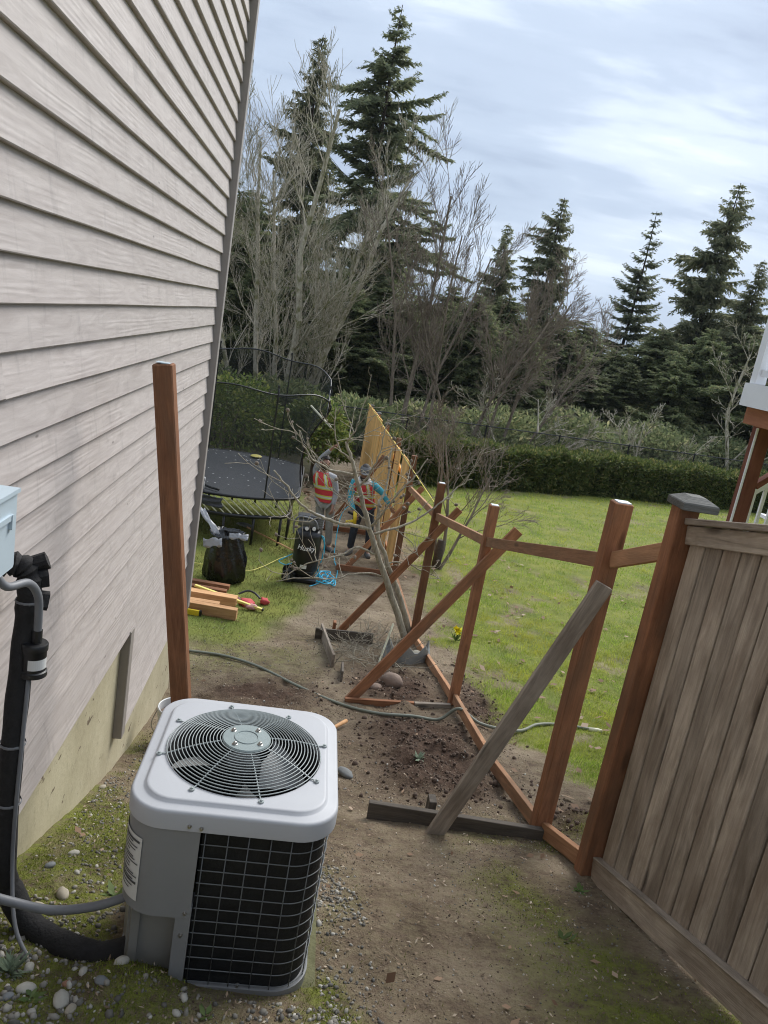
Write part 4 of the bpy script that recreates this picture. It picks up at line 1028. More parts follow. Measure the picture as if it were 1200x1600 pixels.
GS = [(-4.5, 27, 2.2, 3.0), (-1.2, 28.5, 2.2, 2.6), (1.8, 30.5, 2.0, 2.4), (4.5, 32.5, 2.4, 2.6), (8.0, 34, 2.6, 3.0), (12, 34.5, 2.8, 3.4), (16, 35, 2.8, 3.4), (20, 36, 2.8, 3.6), (25, 36, 3, 4)]
for i, (x, y, rx, rz) in enumerate(GS):
    shrub('understory_shrub', x, y, rx, rz, 5200, M_darkfir, 'bushy evergreen undergrowth, %s from the left at the foot of the trees' % ORD[i], 20 + i, .26, .10, group='dark undergrowth behind the hedge')
cf = empty('chain_link_fence', (8, 29.5, -3.5), 'black chain-link fence running behind the hedge', 'fence')
CP = [(-3.5, 26.5), (0.6, 27.2), (3.4, 27.9), (6.5, 28.6), (9.6, 29.3), (12.7, 29.9), (15.8, 30.5), (19, 31.1), (22.5, 31.8)]
pv = None; wires = MB()
for x, y in CP:
    z = Tf(x, y); zt = z + 1.85; b = MB(); b.tube([(x, y, z - .2), (x, y, zt + .05)], .032, 8); b.build('post', M_blackm, cf)
    if pv:
        b = MB(); b.tube([pv[1], (x, y, zt)], .022, 6); b.build('rail', M_blackm, cf)
        A0, A1 = Vector(pv[0]), Vector(pv[1]); B0, B1 = Vector((x, y, z)), Vector((x, y, zt)); nW = 30
        for k in range(-18, nW):
            for sgn in (0, 1):
                t0, t1 = k / nW, (k + 18) / nW; c0, c1 = max(t0, 0), min(t1, 1); z0 = (c0 - t0) / (t1 - t0); z1_ = (c1 - t0) / (t1 - t0)
                if sgn: z0, z1_ = 1 - z0, 1 - z1_
                p = (A0.lerp(B0, c0)).lerp(A1.lerp(B1, c0), z0); q = (A0.lerp(B0, c1)).lerp(A1.lerp(B1, c1), z1_)
                wires.tube([p, q], .0035, 3, cap=False)
    pv = ((x, y, z), (x, y, zt))
wo = wires.build('wire_mesh', M_blackm, cf, fixn=False); wo['kind'] = 'stuff'

# ------------------------------------------------------------------ neighbour's deck
dk = empty('raised_deck', (5.4, 8.5, -2.1), 'raised wooden deck with white railing at the right edge', 'deck')
zg = Tf(4.55, 7.5)
beam('post', (4.555, 7.56, zg - .2), (4.555, 7.56, 1.235), .14, .14, M_deckwood, dk, up=(0, 1, 0))
beam('downspout', (4.465, 7.50, zg), (4.465, 7.50, 1.22), .022, .022, M_white, dk, up=(0, 1, 0))
beam('post', (4.555, 4.9, Tf(4.5, 4.9) - .2), (4.555, 4.9, 1.235), .14, .14, M_deckwood, dk, up=(0, 1, 0))
beam('knee_brace', (4.64, 7.56, .62), (5.3, 7.56, 1.23), .09, .06, M_deckwood, dk)
M_beam = wood('deck_beam', (.30, .115, .06), (.48, .22, .12), knot=.3)
beam('beam', (4.40, 7.62, 1.325), (4.40, 4.4, 1.325), .09, .17, M_beam, dk)
beam('beam', (7.8, 7.62, 1.325), (7.8, 4.4, 1.325), .09, .17, M_beam, dk)
b = MB(); b.box((6.3, 6.0, 1.53), (4.06, 3.26, .23), None, .01); b.build('fascia', M_white, dk)
for x, y in ((4.35, 7.54), (4.35, 4.5)): beam('railing_post', (x, y, 1.645), (x, y, 2.75), .11, .11, M_white, dk, up=(0, 1, 0))
beam('bottom_rail', (4.42, 7.54, 1.76), (8.2, 7.54, 1.76), .05, .07, M_white, dk); beam('top_rail', (4.42, 7.54, 2.66), (8.2, 7.54, 2.66), .09, .06, M_white, dk)
x = 4.55
while x < 8.1: beam('baluster', (x, 7.54, 1.795), (x, 7.54, 2.63), .035, .035, M_white, dk, up=(0, 1, 0), ch=.002); x += .13
y = 4.66
while y < 7.4: beam('baluster', (4.35, y, 1.795), (4.35, y, 2.63), .035, .035, M_white, dk, up=(0, 1, 0), ch=.002); y += .13
beam('side_bottom_rail', (4.35, 7.48, 1.76), (4.35, 4.56, 1.76), .05, .07, M_white, dk); beam('side_top_rail', (4.35, 7.48, 2.66), (4.35, 4.56, 2.66), .09, .06, M_white, dk)
for k in range(8): beam('stair_tread', (5.35 + k * .28, 8.12, -.40 + .232 * k), (5.35 + k * .28, 9.1, -.40 + .232 * k), .29, .045, M_white, dk)
beam('stair_rail', (4.88, 8.05, .44), (7.2, 8.05, 2.36), .06, .075, M_white, dk); beam('stair_lower_rail', (4.90, 8.05, -.38), (7.2, 8.05, 1.52), .05, .06, M_white, dk)
x = 4.97
while x < 7.2: zz = .44 + (x - 4.88) * .829; beam('stair_baluster', (x, 8.05, zz - .80), (x, 8.05, zz - .03), .035, .035, M_white, dk, up=(0, 1, 0), ch=.002); x += .118
beam('stair_post', (4.90, 8.05, Tf(4.9, 8) - .1), (4.90, 8.05, .42), .06, .06, M_white, dk, up=(0, 1, 0))

# ------------------------------------------------------------------ trampoline
tr = empty('trampoline', (-1.4, 15.2, -2.8), 'black trampoline with sagging safety net behind the house corner', 'trampoline')
TX, TY, THX, THY = -1.42, 15.2, 1.36, 2.2; NT = 96
TA = [2 * PI * k / NT for k in range(NT)]
def tring(hx, hy, r, z): return [Vector((TX + x, TY + y, z(a) if callable(z) else z)) for a in TA for x, y in (rrpt(a, hx, hy, r),)]
MZ = -1.75
b = MB(); b.rings([tring(THX, THY, .95, MZ - .03), tring(THX, THY, .95, MZ), tring(THX - .12, THY - .12, .85, MZ - .012), tring(THX - .5, THY - .6, .6, MZ - .03), tring(.2, .4, .15, MZ - .045)], False, True)
b.build('jumping_mat', M_mat, tr, smooth=40)
b = MB(); b.tube(tring(THX + .01, THY + .01, .95, MZ - .025), .028, 8, closed=True); b.build('mat_hem', M_blackm, tr, smooth=True)
RZ_ = -2.12; rim = tring(THX - .12, THY - .10, .85, RZ_); medge = tring(THX - .02, THY - .02, .93, MZ - .03)
b = MB(); b.tube(rim, .036, 10, closed=True); b.build('frame_rim', M_blackm, tr, smooth=True)
for k in range(NT):
    b = MB(); b.tube([rim[(k + 3) % NT] + Vector((0, 0, .02)), medge[k]], .0115, 6); b.build('support_rod', M_rod, tr)
for k in range(1, NT, 4):
    p = rim[k]; b = MB(); b.tube([p, (p.x, p.y, Tf(p.x, p.y) - .05)], .024, 8); b.build('leg', M_blackm, tr, smooth=True)
def netmat():
    m, nt, bs = newmat('safety_net'); bs.inputs['Base Color'].default_value = (.035, .038, .033, 1); bs.inputs['Roughness'].default_value = .9; bs.inputs['Specular IOR Level'].default_value = .1
    t = node(nt, 'ShaderNodeBsdfTransparent'); tc = node(nt, 'ShaderNodeTexCoord').outputs['Object']
    f = mth(nt, 'MULTIPLY_ADD', noise(nt, tc, 1.3, 3), .16, .36)
    mx = node(nt, 'ShaderNodeMixShader', {0: f, 1: t.outputs[0], 2: bs.outputs[0]}); nt.links.new(mx.outputs[0], nt.nodes['Material Output'].inputs[0]); return m
M_net = netmat()
def topz(a):                      # back of the net stands high, right front sags
    y = math.sin(a); x = math.cos(a); return .12 + .38 * max(0, y) - .55 * math.exp(-((a - .0) / .45) ** 2) - .55 * math.exp(-((a - 2 * PI) / .45) ** 2) + .04 * math.cos(8 * a)
rs = []
for t in np.linspace(0, 1, 9):
    off = -.02 + .34 * t ** 1.5 - .22 * math.sin(PI * t) * .6
    ring = []
    for a in TA:
        x, y = rrpt(a, THX + off, THY + off, .95); z = MZ + t * (topz(a) - MZ); sag = .10 * math.sin(PI * t) * math.cos(8 * a)
        ring.append(Vector((TX + x * (1 + .05 * sag), TY + y * (1 + .05 * sag), z)))
    rs.append(ring)
b = MB(); b.rings(rs); b.build('safety_net', M_net, tr, smooth=True, fixn=False)
b = MB(); b.tube(rs[-1], .014, 6, closed=True); b.build('net_top_edge', M_blackm, tr, smooth=True)
for k in range(6, NT, 12):
    b = MB(); b.tube(catmull([r_[k] + (r_[k] - Vector((TX, TY, r_[k].z))).normalized() * .03 for r_ in rs[::2]] + [rs[-1][k] + Vector((0, 0, .12))], 4), .016, 6); b.build('net_pole', M_blackm, tr, smooth=True)
    b = MB(); e = rs[-1][k] + Vector((0, 0, .12)); b.tube([e, e + Vector((0, 0, .05))], .022, 6); b.build('pole_cap', M_black, tr)
b = MB(); P_ = [rs[0][60] + Vector((.25, -.1, .05)), (-2.0, 14.9, MZ + .35), (-1.9, 14.2, MZ + .05), (-1.75, 13.6, MZ + .02), (-1.45, 13.35, MZ + .02)]
b.tube(catmull(P_, 6), .022, 6); b.build('slack_strap', M_blackm, tr, smooth=True)
b = MB(); b.tube([px(486, 634, 15.6), px(517, 668, 15.0)], .02, 6); tp_ = b.build('pale_pole', M_rod); tag(tp_, 'short pale pole slanting down from the trampoline net corner', 'pole')
rng = np.random.default_rng(2); n = 170
pp = np.stack([rng.uniform(TX - 1.1, TX + 1.0, n), rng.uniform(TY - 1.7, TY + 1.9, n)], -1); keep = (rng.uniform(0, 1, n) < .25 + .75 * ((pp[:, 1] > TY + 1.1))) ; pp = pp[keep]; n = len(pp)
V, F = kites(np.column_stack([pp, np.full(n, MZ + .001)]), unit(np.column_stack([rng.normal(0, 1, (n, 2)), np.zeros(n)])), np.tile([0, 0, 1.], (n, 1)), rng.uniform(.03, .07, n), rng.uniform(.02, .05, n))
V[:, 2] += rng.uniform(0, .006, len(V)); ptl = np_mesh('petals', V, F, M_whitecloth); tag(ptl, 'white fallen petals scattered over the trampoline mat', 'petals', kind='stuff')
yl = px(400, 716, 16.9); b = MB(); b.lathe((yl.x, 16.9, MZ + .0), [(.0, .03), (.10, .028), (.13, .01), (.12, .0)], 20); fr = b.build('flying_disc', M_paleyellow, smooth=40); tag(fr, 'yellow disc lying at the back of the trampoline mat', 'toy disc')
jr = empty('white_jar', (-1.77, 13.35, MZ), 'white lidded jar on the trampoline corner by the house', 'jar')
b = MB(); b.lathe((-1.77, 13.35, MZ - .005), [(.0, 0), (.06, 0), (.065, .01), (.065, .13), (.05, .15)], 20); b.build('jar_body', M_whitecloth, jr, smooth=40)
b = MB(); b.lathe((-1.77, 13.35, MZ - .005), [(.068, .15), (.07, .16), (.07, .20), (.064, .21), (.0, .21)], 20); b.build('jar_lid', M_white, jr, smooth=40)
b = MB()
for k in range(16): b.tube([(TX - .62 + k * .0, TY - 2.21, MZ), (TX - .62, TY - 2.21, MZ - .01)], .001, 3)
fl = MB(); rs2 = []
for i in range(7):
    t = i / 6; rs2.append([Vector((-1.95 + .62 * s + .02 * math.sin(9 * s + i), 13.02 - .03 * t + .02 * math.sin(7 * s + i * 2), MZ - .02 - .17 * t + .02 * math.sin(5 * s))) for s in np.linspace(0, 1, 12)])
fl.rings(rs2, closed=False); fo2 = fl.build('loose_flap', M_mat, tr, smooth=True, fixn=False); md = fo2.modifiers.new('thick', 'SOLIDIFY'); md.thickness = .006

# ------------------------------------------------------------------ rubbish bag
rng = np.random.default_rng(12); bgx, bgy = -.96, 10.95; bz = Hf(bgx, bgy)
bag = empty('rubbish_bag', (bgx, bgy, bz), 'full black plastic rubbish bag standing open on the grass', 'rubbish bag')
def bagring(r, z, i, n=64, cx=0, cy=0, fold=.05):
    out = []
    for k in range(n):
        a = 2 * PI * k / n; f = float(fbm(np.array([math.cos(a) * 2.6 + 5 + z * 1.2]), np.array([math.sin(a) * 2.6 + 5 + z * 2.4]), 4, 3)[0]) - .5
        f2 = float(vnoise(np.array([math.cos(a) * 7 + 9]), np.array([math.sin(a) * 7 + z * 9]), 5)[0]) - .5
        rr_ = r * (1 + f * .42 + f2 * .16); out.append(Vector((bgx + cx + rr_ * math.cos(a) * 1.05, bgy + cy + rr_ * math.sin(a) * .85, bz + z + f2 * .012)))
    return out
b = MB(); pf = [(.24, -.01), (.29, .03), (.315, .11), (.32, .20), (.315, .29), (.30, .38), (.28, .47), (.262, .55), (.25, .62), (.245, .68), (.25, .74)]
b.rings([bagring(r, z, i, cx=-.05 * z) for i, (r, z) in enumerate(pf)] + [bagring(.22, .68, 0, cx=-.03), bagring(.2, .58, 0), bagring(.05, .54, 0)], True, True)
M_bag = plain('bag_plastic', (.006, .006, .007), .24, var=.2, scale=5, bump=.7, spec=.6)
b.build('bag_body', M_bag, bag, smooth=True)
M_bagin = plain('bag_silver', (.33, .34, .36), .4, var=.2, scale=14)
b = MB()
def sheet(p, ux, vx, n=7, amp=.02, seed=0):
    rs = []
    for i in range(n):
        rs.append([Vector(p) + Vector(ux) * (j / (n - 1)) + Vector(vx) * (i / (n - 1)) + Vector((0, 0, amp * math.sin(i * 2.1 + j * 1.7 + seed))) for j in range(n)])
    b.rings(rs, closed=False)
sheet((bgx - .50, bgy - .05, bz + 1.06), (.30, -.12, -.33), (.10, .04, -.02), seed=1); sheet((bgx - .34, bgy - .26, bz + .66), (.26, .02, .05), (.02, -.02, -.12), seed=2); sheet((bgx + .02, bgy - .25, bz + .80), (.27, .05, -.01), (0, -.02, -.07), seed=3)
bo = b.build('bag_flap', M_bagin, bag, smooth=True, fixn=False); md = bo.modifiers.new('t', 'SOLIDIFY'); md.thickness = .004

# ------------------------------------------------------------------ air compressor
cx_, cy_ = .20, 11.5; cz = Hf(cx_, cy_); M_tank = plain('tank_black', (.010, .010, .011), .32, var=.1)
cp = empty('air_compressor', (cx_, cy_, cz), 'upright black air compressor tank with grey motor on the grass edge', 'air compressor')
b = MB(); b.lathe((cx_, cy_, cz), [(.0, .10), (.12, .105), (.18, .14), (.205, .20), (.205, .78), (.19, .83), (.14, .87), (.0, .885)], 32); tk = b.build('tank', M_tank, cp, smooth=40)
b = MB(); b.lathe((cx_, cy_, cz), [(.207, .775), (.210, .785), (.207, .795)], 32); b.lathe((cx_, cy_, cz), [(.207, .205), (.210, .215), (.207, .225)], 32); b.build('weld_seam', M_tank, tk)
b = MB(); b.box((cx_ - .02, cy_, cz + .05), (.46, .30, .08), None, .02); b.build('foot_plate', M_tank, cp)
for s in (-1, 1):
    b = MB(); c = Vector((cx_ - .235, cy_ + s * .15, cz + .10)); b.tube([c + Vector((0, -.03, 0)), c + Vector((0, .03, 0))], .095, 20); wh = b.build('wheel', M_black, cp, smooth=40)
    b = MB(); b.tube([c + Vector((0, -.034, 0)), c + Vector((0, .034, 0))], .04, 12); b.build('hub', M_cond, wh)
M_motor = plain('motor_grey', (.20, .205, .215), .4, .3, .2, 12)
b = MB(); b.tube([(cx_ - .19, cy_ - .05, cz + .99), (cx_ + .05, cy_ - .05, cz + .99)], .082, 18); b.build('motor', M_motor, cp, smooth=40)
b = MB(); b.box((cx_ + .10, cy_, cz + 1.0), (.16, .2, .2), Matrix.Rotation(.2, 3, 'Y'), .02)
for k in range(5): b.box((cx_ + .10, cy_ - .0, cz + .93 + k * .035), (.2, .22, .012))
b.build('pump_head', M_motor, cp)
b = MB(); b.box((cx_ - .06, cy_ - .06, cz + 1.08), (.30, .20, .05), None, .02); b.build('shroud', M_black, cp)
b = MB(); b.tube(catmull([(cx_ - .24, cy_ - .14, cz + .80), (cx_ - .25, cy_ - .17, cz + .98), (cx_ - .18, cy_ - .2, cz + 1.09), (cx_ + .05, cy_ - .2, cz + 1.06), (cx_ + .12, cy_ - .18, cz + .92)], 6), .015, 8); b.build('handle', M_cond, cp, smooth=True)
for k, (dx, dz) in enumerate(((-.05, .92), (.06, .93))):
    b = MB(); b.tube([(cx_ + dx, cy_ - .20, cz + dz), (cx_ + dx, cy_ - .225, cz + dz)], .028, 14); b.build('gauge', M_white, cp)
def bent_text(body, size, zc, R, a0, mat, parent, name, xs=1.0):
    cu = bpy.data.curves.new('t', 'FONT'); cu.body = body; cu.size = size; cu.align_x = 'CENTER'; cu.shear = .25; cu.offset = size * .012; cu.resolution_u = 3
    ob = bpy.data.objects.new('t', cu); COL.objects.link(ob); bpy.context.view_layer.update()
    me = bpy.data.meshes.new_from_object(ob.evaluated_get(bpy.context.evaluated_depsgraph_get())); bpy.data.objects.remove(ob)
    bm = bmesh.new(); bm.from_mesh(me); bmesh.ops.subdivide_edges(bm, edges=[e for e in bm.edges if e.calc_length() > R * .12], cuts=2)
    for v_ in bm.verts:
        a = a0 + v_.co.x * xs / R; z = v_.co.y; v_.co = Vector((cx_ + R * math.cos(a), cy_ + R * math.sin(a), cz + zc + z))
    bm.to_mesh(me); bm.free(); me.materials.clear(); me.materials.append(mat)
    o = link(bpy.data.objects.new(name, me)); put(o, parent)
bent_text('Husky', .115, .565, .2075, -PI / 2 - .1, M_white, tk, 'lettering')
b = MB(); b.rings([[Vector((cx_ + .2075 * math.cos(a), cy_ + .2075 * math.sin(a), cz + z)) for a in np.linspace(-PI / 2 - .35, -PI / 2 + .15, 8)] for z in (.27, .33)], closed=False); b.build('sticker', M_label, tk, fixn=False)
# blue air hose
ah = empty('air_hose', (.5, 11.6, -2.5), 'tangled bright blue air hose beside the compressor', 'hose')
P_ = [(cx_ + .2, cy_ - .05, cz + .78), (.46, 11.55, cz + .62), (.45, 11.52, cz + .35), (.43, 11.5, cz + .12)]
rng = np.random.default_rng(3)
for k in range(46):
    a = k * .83; r_ = .10 + .07 * math.sin(k * .7) + .03 * rng.normal(); P_.append((.55 + r_ * 1.15 * math.cos(a), 11.55 + r_ * 1.5 * math.sin(a), cz + .03 + .10 * abs(math.sin(k * .51)) * (1 - abs(r_ - .1) * 3)))
P_ += [(.75, 11.9, Hf(.75, 11.9) + .02), (.78, 12.5, Hf(.78, 12.5) + .02), (.72, 13.0, Hf(.72, 13.) + .1), (.74, 13.4, -1.95), (.86, 13.5, -1.72), (.99, 13.5, -1.80)]
b = MB(); b.tube(catmull(P_, 5), .0085, 6); b.build('hose_run', M_cyan, ah, smooth=True)
b = MB(); b.tube(catmull([(cx_ + .19, cy_ - .08, cz + .80), (.44, 11.45, cz + .75), (.47, 11.44, cz + .5), (.42, 11.44, cz + .25), (.48, 11.46, cz + .05), (.40, 11.35, cz + .02), (.32, 11.25, cz + .02)], 6), .0085, 6)
b.tube(catmull([(cx_ - .21, cy_, cz + .42), (-.14, 11.4, cz + .36), (-.20, 11.38, cz + .31), (-.10, 11.35, cz + .28), (.0, 11.4, cz + .3)], 6), .008, 6); b.build('hose_loop', M_cyan, ah, smooth=True)

# ------------------------------------------------------------------ lumber, level and tools on the left lawn
def lz(x, y): return Hf(x, y)
def lum(p, q, w_, h_, mat, label, name='lumber', cat='timber'):
    o = beam(name, p, q, w_, h_, mat, None, ch=.003); tag(o, label, cat); return o
z1 = lz(-1.2, 9.35)
lum((-2.1, 9.50, z1 + .085), (-.60, 9.36, z1 + .075), .10, .145, M_lumber, 'thick square timber nearest the path in the lumber pile')
lum((-2.1, 9.72, z1 + .05), (-.86, 9.62, z1 + .05), .09, .09, M_lumber, 'short timber between the two thicker ones in the lumber pile')
lum((-2.1, 9.96, z1 + .07), (-.655, 9.84, z1 + .06), .14, .12, M_lumber, 'wide timber at the back of the lumber pile under the yellow bar')
lum((-2.1, 10.36, z1 + .02), (-.84, 10.26, z1 + .01), .09, .05, M_treated, 'thin reddish board lying behind the lumber pile, nearer one')
lum((-2.1, 10.52, z1 + .03), (-.82, 10.42, z1 + .02), .09, .06, M_treated, 'thin dark reddish board lying farthest behind the lumber pile')
lv_ = empty('spirit_level', (-1.6, 9.38, z1), 'yellow spirit level leaning on the front timber', 'spirit level')
p0, p1 = Vector((-2.0, 9.43, z1 + .045)), Vector((-1.07, 9.305, z1 + .045))
beam('level_body', p0, p1, .03, .075, M_yellow, lv_); dd = (p1 - p0).normalized()
b = MB(); c = p1 - dd * .20 + Vector((0, -.017, 0)); b.tube([c, c + Vector((0, -.004, 0))], .026, 14); b.build('vial', M_black, lv_)
beam('end_cap', p1 + dd * .001, p1 + dd * .03, .034, .08, M_black, lv_)
yb = empty('yellow_bar', (-.6, 9.85, z1), 'long pale yellow measuring bar lying across the grass from the lumber', 'measuring bar')
beam('bar', (-1.25, 10.0, z1 + .145), (-.30, 9.76, lz(-.3, 9.76) + .04), .045, .03, M_paleyellow, yb); beam('end_cap', (-.302, 9.76, lz(-.3, 9.76) + .04), (-.28, 9.755, lz(-.3, 9.76) + .038), .05, .036, M_black, yb)
gl = empty('work_gloves', (-.55, 9.98, z1), 'crumpled red and pink work gloves with black strap on the grass', 'gloves')
rng = np.random.default_rng(9)
def lump(name, c, s, mat, seed, amp=.45):
    bm = bmesh.new(); bmesh.ops.create_icosphere(bm, subdivisions=3, radius=1.0)
    for v_ in bm.verts:
        n_ = 1 + amp * (float(fbm(np.array([v_.co.x * 2.2 + seed]), np.array([v_.co.y * 2.2 + v_.co.z * 1.7 + 4.]), 3, seed)[0]) - .5) * 2
        v_.co = Vector((v_.co.x * s[0] * n_ + c[0], v_.co.y * s[1] * n_ + c[1], v_.co.z * s[2] * n_ + c[2]))
    me = bpy.data.meshes.new(name); bm.to_mesh(me); bm.free(); me.shade_smooth(); me.materials.append(mat); o = link(bpy.data.objects.new(name, me)); return o
put(lump('glove', (-.52, 10.0, lz(-.52, 10.) + .04), (.11, .12, .05), M_red, 2), gl); put(lump('glove', (-.30, 10.12, lz(-.3, 10.12) + .04), (.07, .07, .05), M_red, 5), gl)
put(lump('glove_cuff', (-.74, 10.12, lz(-.74, 10.12) + .03), (.12, .06, .035), M_pink, 7), gl); put(lump('glove_cuff', (-.45, 9.80, lz(-.45, 9.8) + .05), (.09, .05, .04), M_pink, 8), gl)
b = MB(); b.tube(catmull([(-.66, 10.12, z1 + .06), (-.55, 10.2, z1 + .09), (-.45, 10.18, z1 + .08), (-.36, 10.08, z1 + .05)], 5), .014, 6); b.build('strap', M_black, gl)
# shovel under the trampoline
sh = empty('shovel', (-.4, 14.0, -2.7), 'long-handled shovel lying on the grass under the trampoline', 'shovel')
A_ = Vector((-.95, 14.45, Hf(-.95, 14.45) + .05)); B_ = Vector((.05, 13.0, Hf(.05, 13.0) + .05)); dd = (B_ - A_).normalized(); sd2 = dd.cross(Vector((0, 0, 1)))
b = MB(); b.tube([A_, B_], .016, 8); b.build('handle', M_lumber, sh, smooth=True)
b = MB(); rs = []
for t, wd in ((0, .10), (.1, .13), (.22, .125), (.30, .06), (.33, .01)): rs.append([A_ - dd * t + sd2 * (wd * s) + Vector((0, 0, .03 * abs(s) ** 2 - .01)) for s in np.linspace(-1, 1, 7)])
b.rings(rs, closed=False); so_ = b.build('blade', M_motor, sh, smooth=True, fixn=False); md = so_.modifiers.new('t', 'SOLIDIFY'); md.thickness = .004
cd = [(-2.0, 11.6), (-1.3, 11.55), (-.7, 11.5), (-.45, 11.9), (-.2, 12.5), (.08, 13.1), (.0, 13.6), (.12, 14.2)]
b = MB(); b.tube(catmull([(x, y, Hf(x, y) + .035) for x, y in cd], 8), .0065, 5); c_ = b.build('extension_cord', M_paleyellow, smooth=True); tag(c_, 'thin yellow extension cord across the left lawn past the bag', 'cord')

# ------------------------------------------------------------------ hose, hammer, rocks, bed edging
hp_ = [(-.99, 8.1), (-.6, 8.02), (-.2, 7.75), (.25, 7.25), (.66, 6.80), (1.0, 6.60), (1.35, 6.60), (1.62, 6.62)]
P_ = [(x, y, Hf(x, y) + .022) for x, y in hp_] + [(1.79, 6.60, Tf(1.8, 6.6) + .145)] + [(x, y, Hf(x, y) + .022) for x, y in ((2.0, 6.5), (2.35, 6.45), (2.65, 6.75), (2.95, 6.85), (3.22, 6.8))]
ho = empty('garden_hose', (.6, 6.9, -2.05), 'grey green garden hose trailing across the dirt and under the fence', 'garden hose')
b = MB(); b.tube(catmull(P_, 8), .0155, 10); b.build('hose_run', M_hose, ho, smooth=True)
b = MB(); e = Vector(P_[-1]); b.tube([e + Vector((-.02, 0, 0)), e + Vector((.07, -.005, 0)), e + Vector((.12, -.01, 0))], [.02, .024, .018], 10); b.build('hose_end', M_rod, ho, smooth=True)
hm = empty('hammer', (.6, 6.2, -2.0), 'hammer with pale wooden handle lying on the dirt beside the unit', 'hammer')
h0 = Vector((.52, 6.02, Hf(.52, 6.02) + .03)); h1 = Vector((.70, 6.30, Hf(.70, 6.30) + .045))
b = MB(); b.tube([h0, h0.lerp(h1, .3), h0.lerp(h1, .7), h1], [.013, .015, .018, .019], 10); b.build('handle', M_lumber, hm, smooth=True)
b = MB(); s2 = (h1 - h0).cross(Vector((0, 0, 1))).normalized(); b.tube([h0 + s2 * .05, h0 + s2 * .03, h0 - s2 * .03, h0 - s2 * .09], [.016, .014, .013, .006], 10); b.build('head', M_motor, hm, smooth=True)
def rock(name, x, y, s, mat, label, seed, cat='rock', sink=.35, group=None):
    o = lump(name, (0, 0, 0), s, mat, seed, .16); o.location = (x, y, Hf(x, y) + s[2] * (1 - sink)); o.rotation_euler = (0, 0, seed * 1.7); tag(o, label, cat, group); return o
rock('rock', 1.23, 7.42, (.115, .10, .085), M_rock, 'larger reddish rock in the dug soil under the braces', 11)
rock('rock', 1.03, 7.50, (.075, .07, .06), M_rock, 'smaller reddish rock beside the larger one under the braces', 14)
rock('rock', 1.06, 7.30, (.07, .055, .035), M_rock, 'flat brown stone just in front of the two reddish rocks', 15)
rock('rock', 1.62, 8.45, (.12, .09, .07), M_concrete, 'pale round stone at the foot of the bare fruit tree', 17)
rock('rock', .62, 5.05, (.075, .045, .03), M_greysheet, 'flat grey stone on the dirt path right of the unit', 18)
beam_o = beam('edging_board', (.50, 9.2, Hf(.5, 9.2) + .07), (.62, 7.95, Hf(.62, 7.95) + .08), .03, .15, M_grey); tag(beam_o, 'weathered edging board standing along the left of the planting bed', 'board')
beam_o = beam('edging_board', (.72, 7.85, Hf(.72, 7.85) + .04), (.70, 7.45, Hf(.7, 7.45) + .06), .025, .12, M_greydark); tag(beam_o, 'short broken edging board nearest the path at the bed corner', 'board')
beam_o = beam('edging_board', (.42, 9.0, Hf(.42, 9.0) + .07), (1.15, 8.95, Hf(1.15, 8.95) + .07), .03, .15, M_greydark); tag(beam_o, 'dark edging board across the far end of the planting bed', 'board')
b = MB(); rs = []
for i in range(6):
    t = i / 5; rs.append([Vector((1.52 + .27 * math.cos(a) + .02 * math.sin(i + a * 3), 8.5 + .24 * math.sin(a), Hf(1.5, 8.5) - .03 + .24 * t + .05 * math.sin(a * 7 + i * .3))) for a in np.linspace(PI * .95, PI * 2.1, 22)])
b.rings(rs, closed=False); gp = b.build('grey_plastic_collar', plain('grey_slab', (.26, .265, .255), .8, var=.3, scale=12, bump=.5), fixn=False); md = gp.modifiers.new('t', 'SOLIDIFY'); md.thickness = .008; tag(gp, 'grey plastic collar around the base of the bare fruit tree', 'tree guard')
beam_o = beam('white_stick', (1.17, 8.2, Hf(1.17, 8.2) + .01), (1.30, 8.5, Hf(1.3, 8.5) + .42), .022, .022, M_rod); tag(beam_o, 'thin pale stick leaning beside the grey plastic collar', 'stick')
# pruned twigs in the bed
rng = np.random.default_rng(31); tws = []
for k in range(70):
    x, y = rng.uniform(.6, 1.45), rng.uniform(7.95, 9.0); d = (rng.normal(), rng.normal() * .6, abs(rng.normal()) * .5 + .15)
    for l in bare_levels(rng, (x, y, Tf(x, y)), d, rng.uniform(.2, .5), .006, [(2, .6, .6, .6)], 5, .0, .2, .3): tws += l
V, F = tubes_np(np.array([q for q, _ in tws]), np.maximum(np.array([r for _, r in tws]), .0026), 4); o = np_mesh('twig_pile', V, F, M_barkyoung, smooth=True); tag(o, 'heap of pruned bare twigs in the planting bed', 'twigs', kind='stuff')
yf_ = empty('yellow_flower', (2.33, 9.5, Hf(2.33, 9.5)), 'single bright yellow flower on the lawn edge behind the fence', 'flower')
V, F = leaf_mass(rng, np.tile([2.33, 9.5, Hf(2.33, 9.5) + .16], (26, 1)) + rng.normal(0, .012, (26, 3)), np.tile([0, -.3, .5], (26, 1)), .075, .05, .8); np_mesh('petals', V, F, plain('yellow_petal', (.85, .72, .02), .6), yf_)
V, F = leaf_mass(rng, np.tile([2.33, 9.5, Hf(2.33, 9.5)], (14, 1)), np.tile([0, 0, 1.], (14, 1)), .16, .02, .3); np_mesh('leaves', V, F, M_weed, yf_)

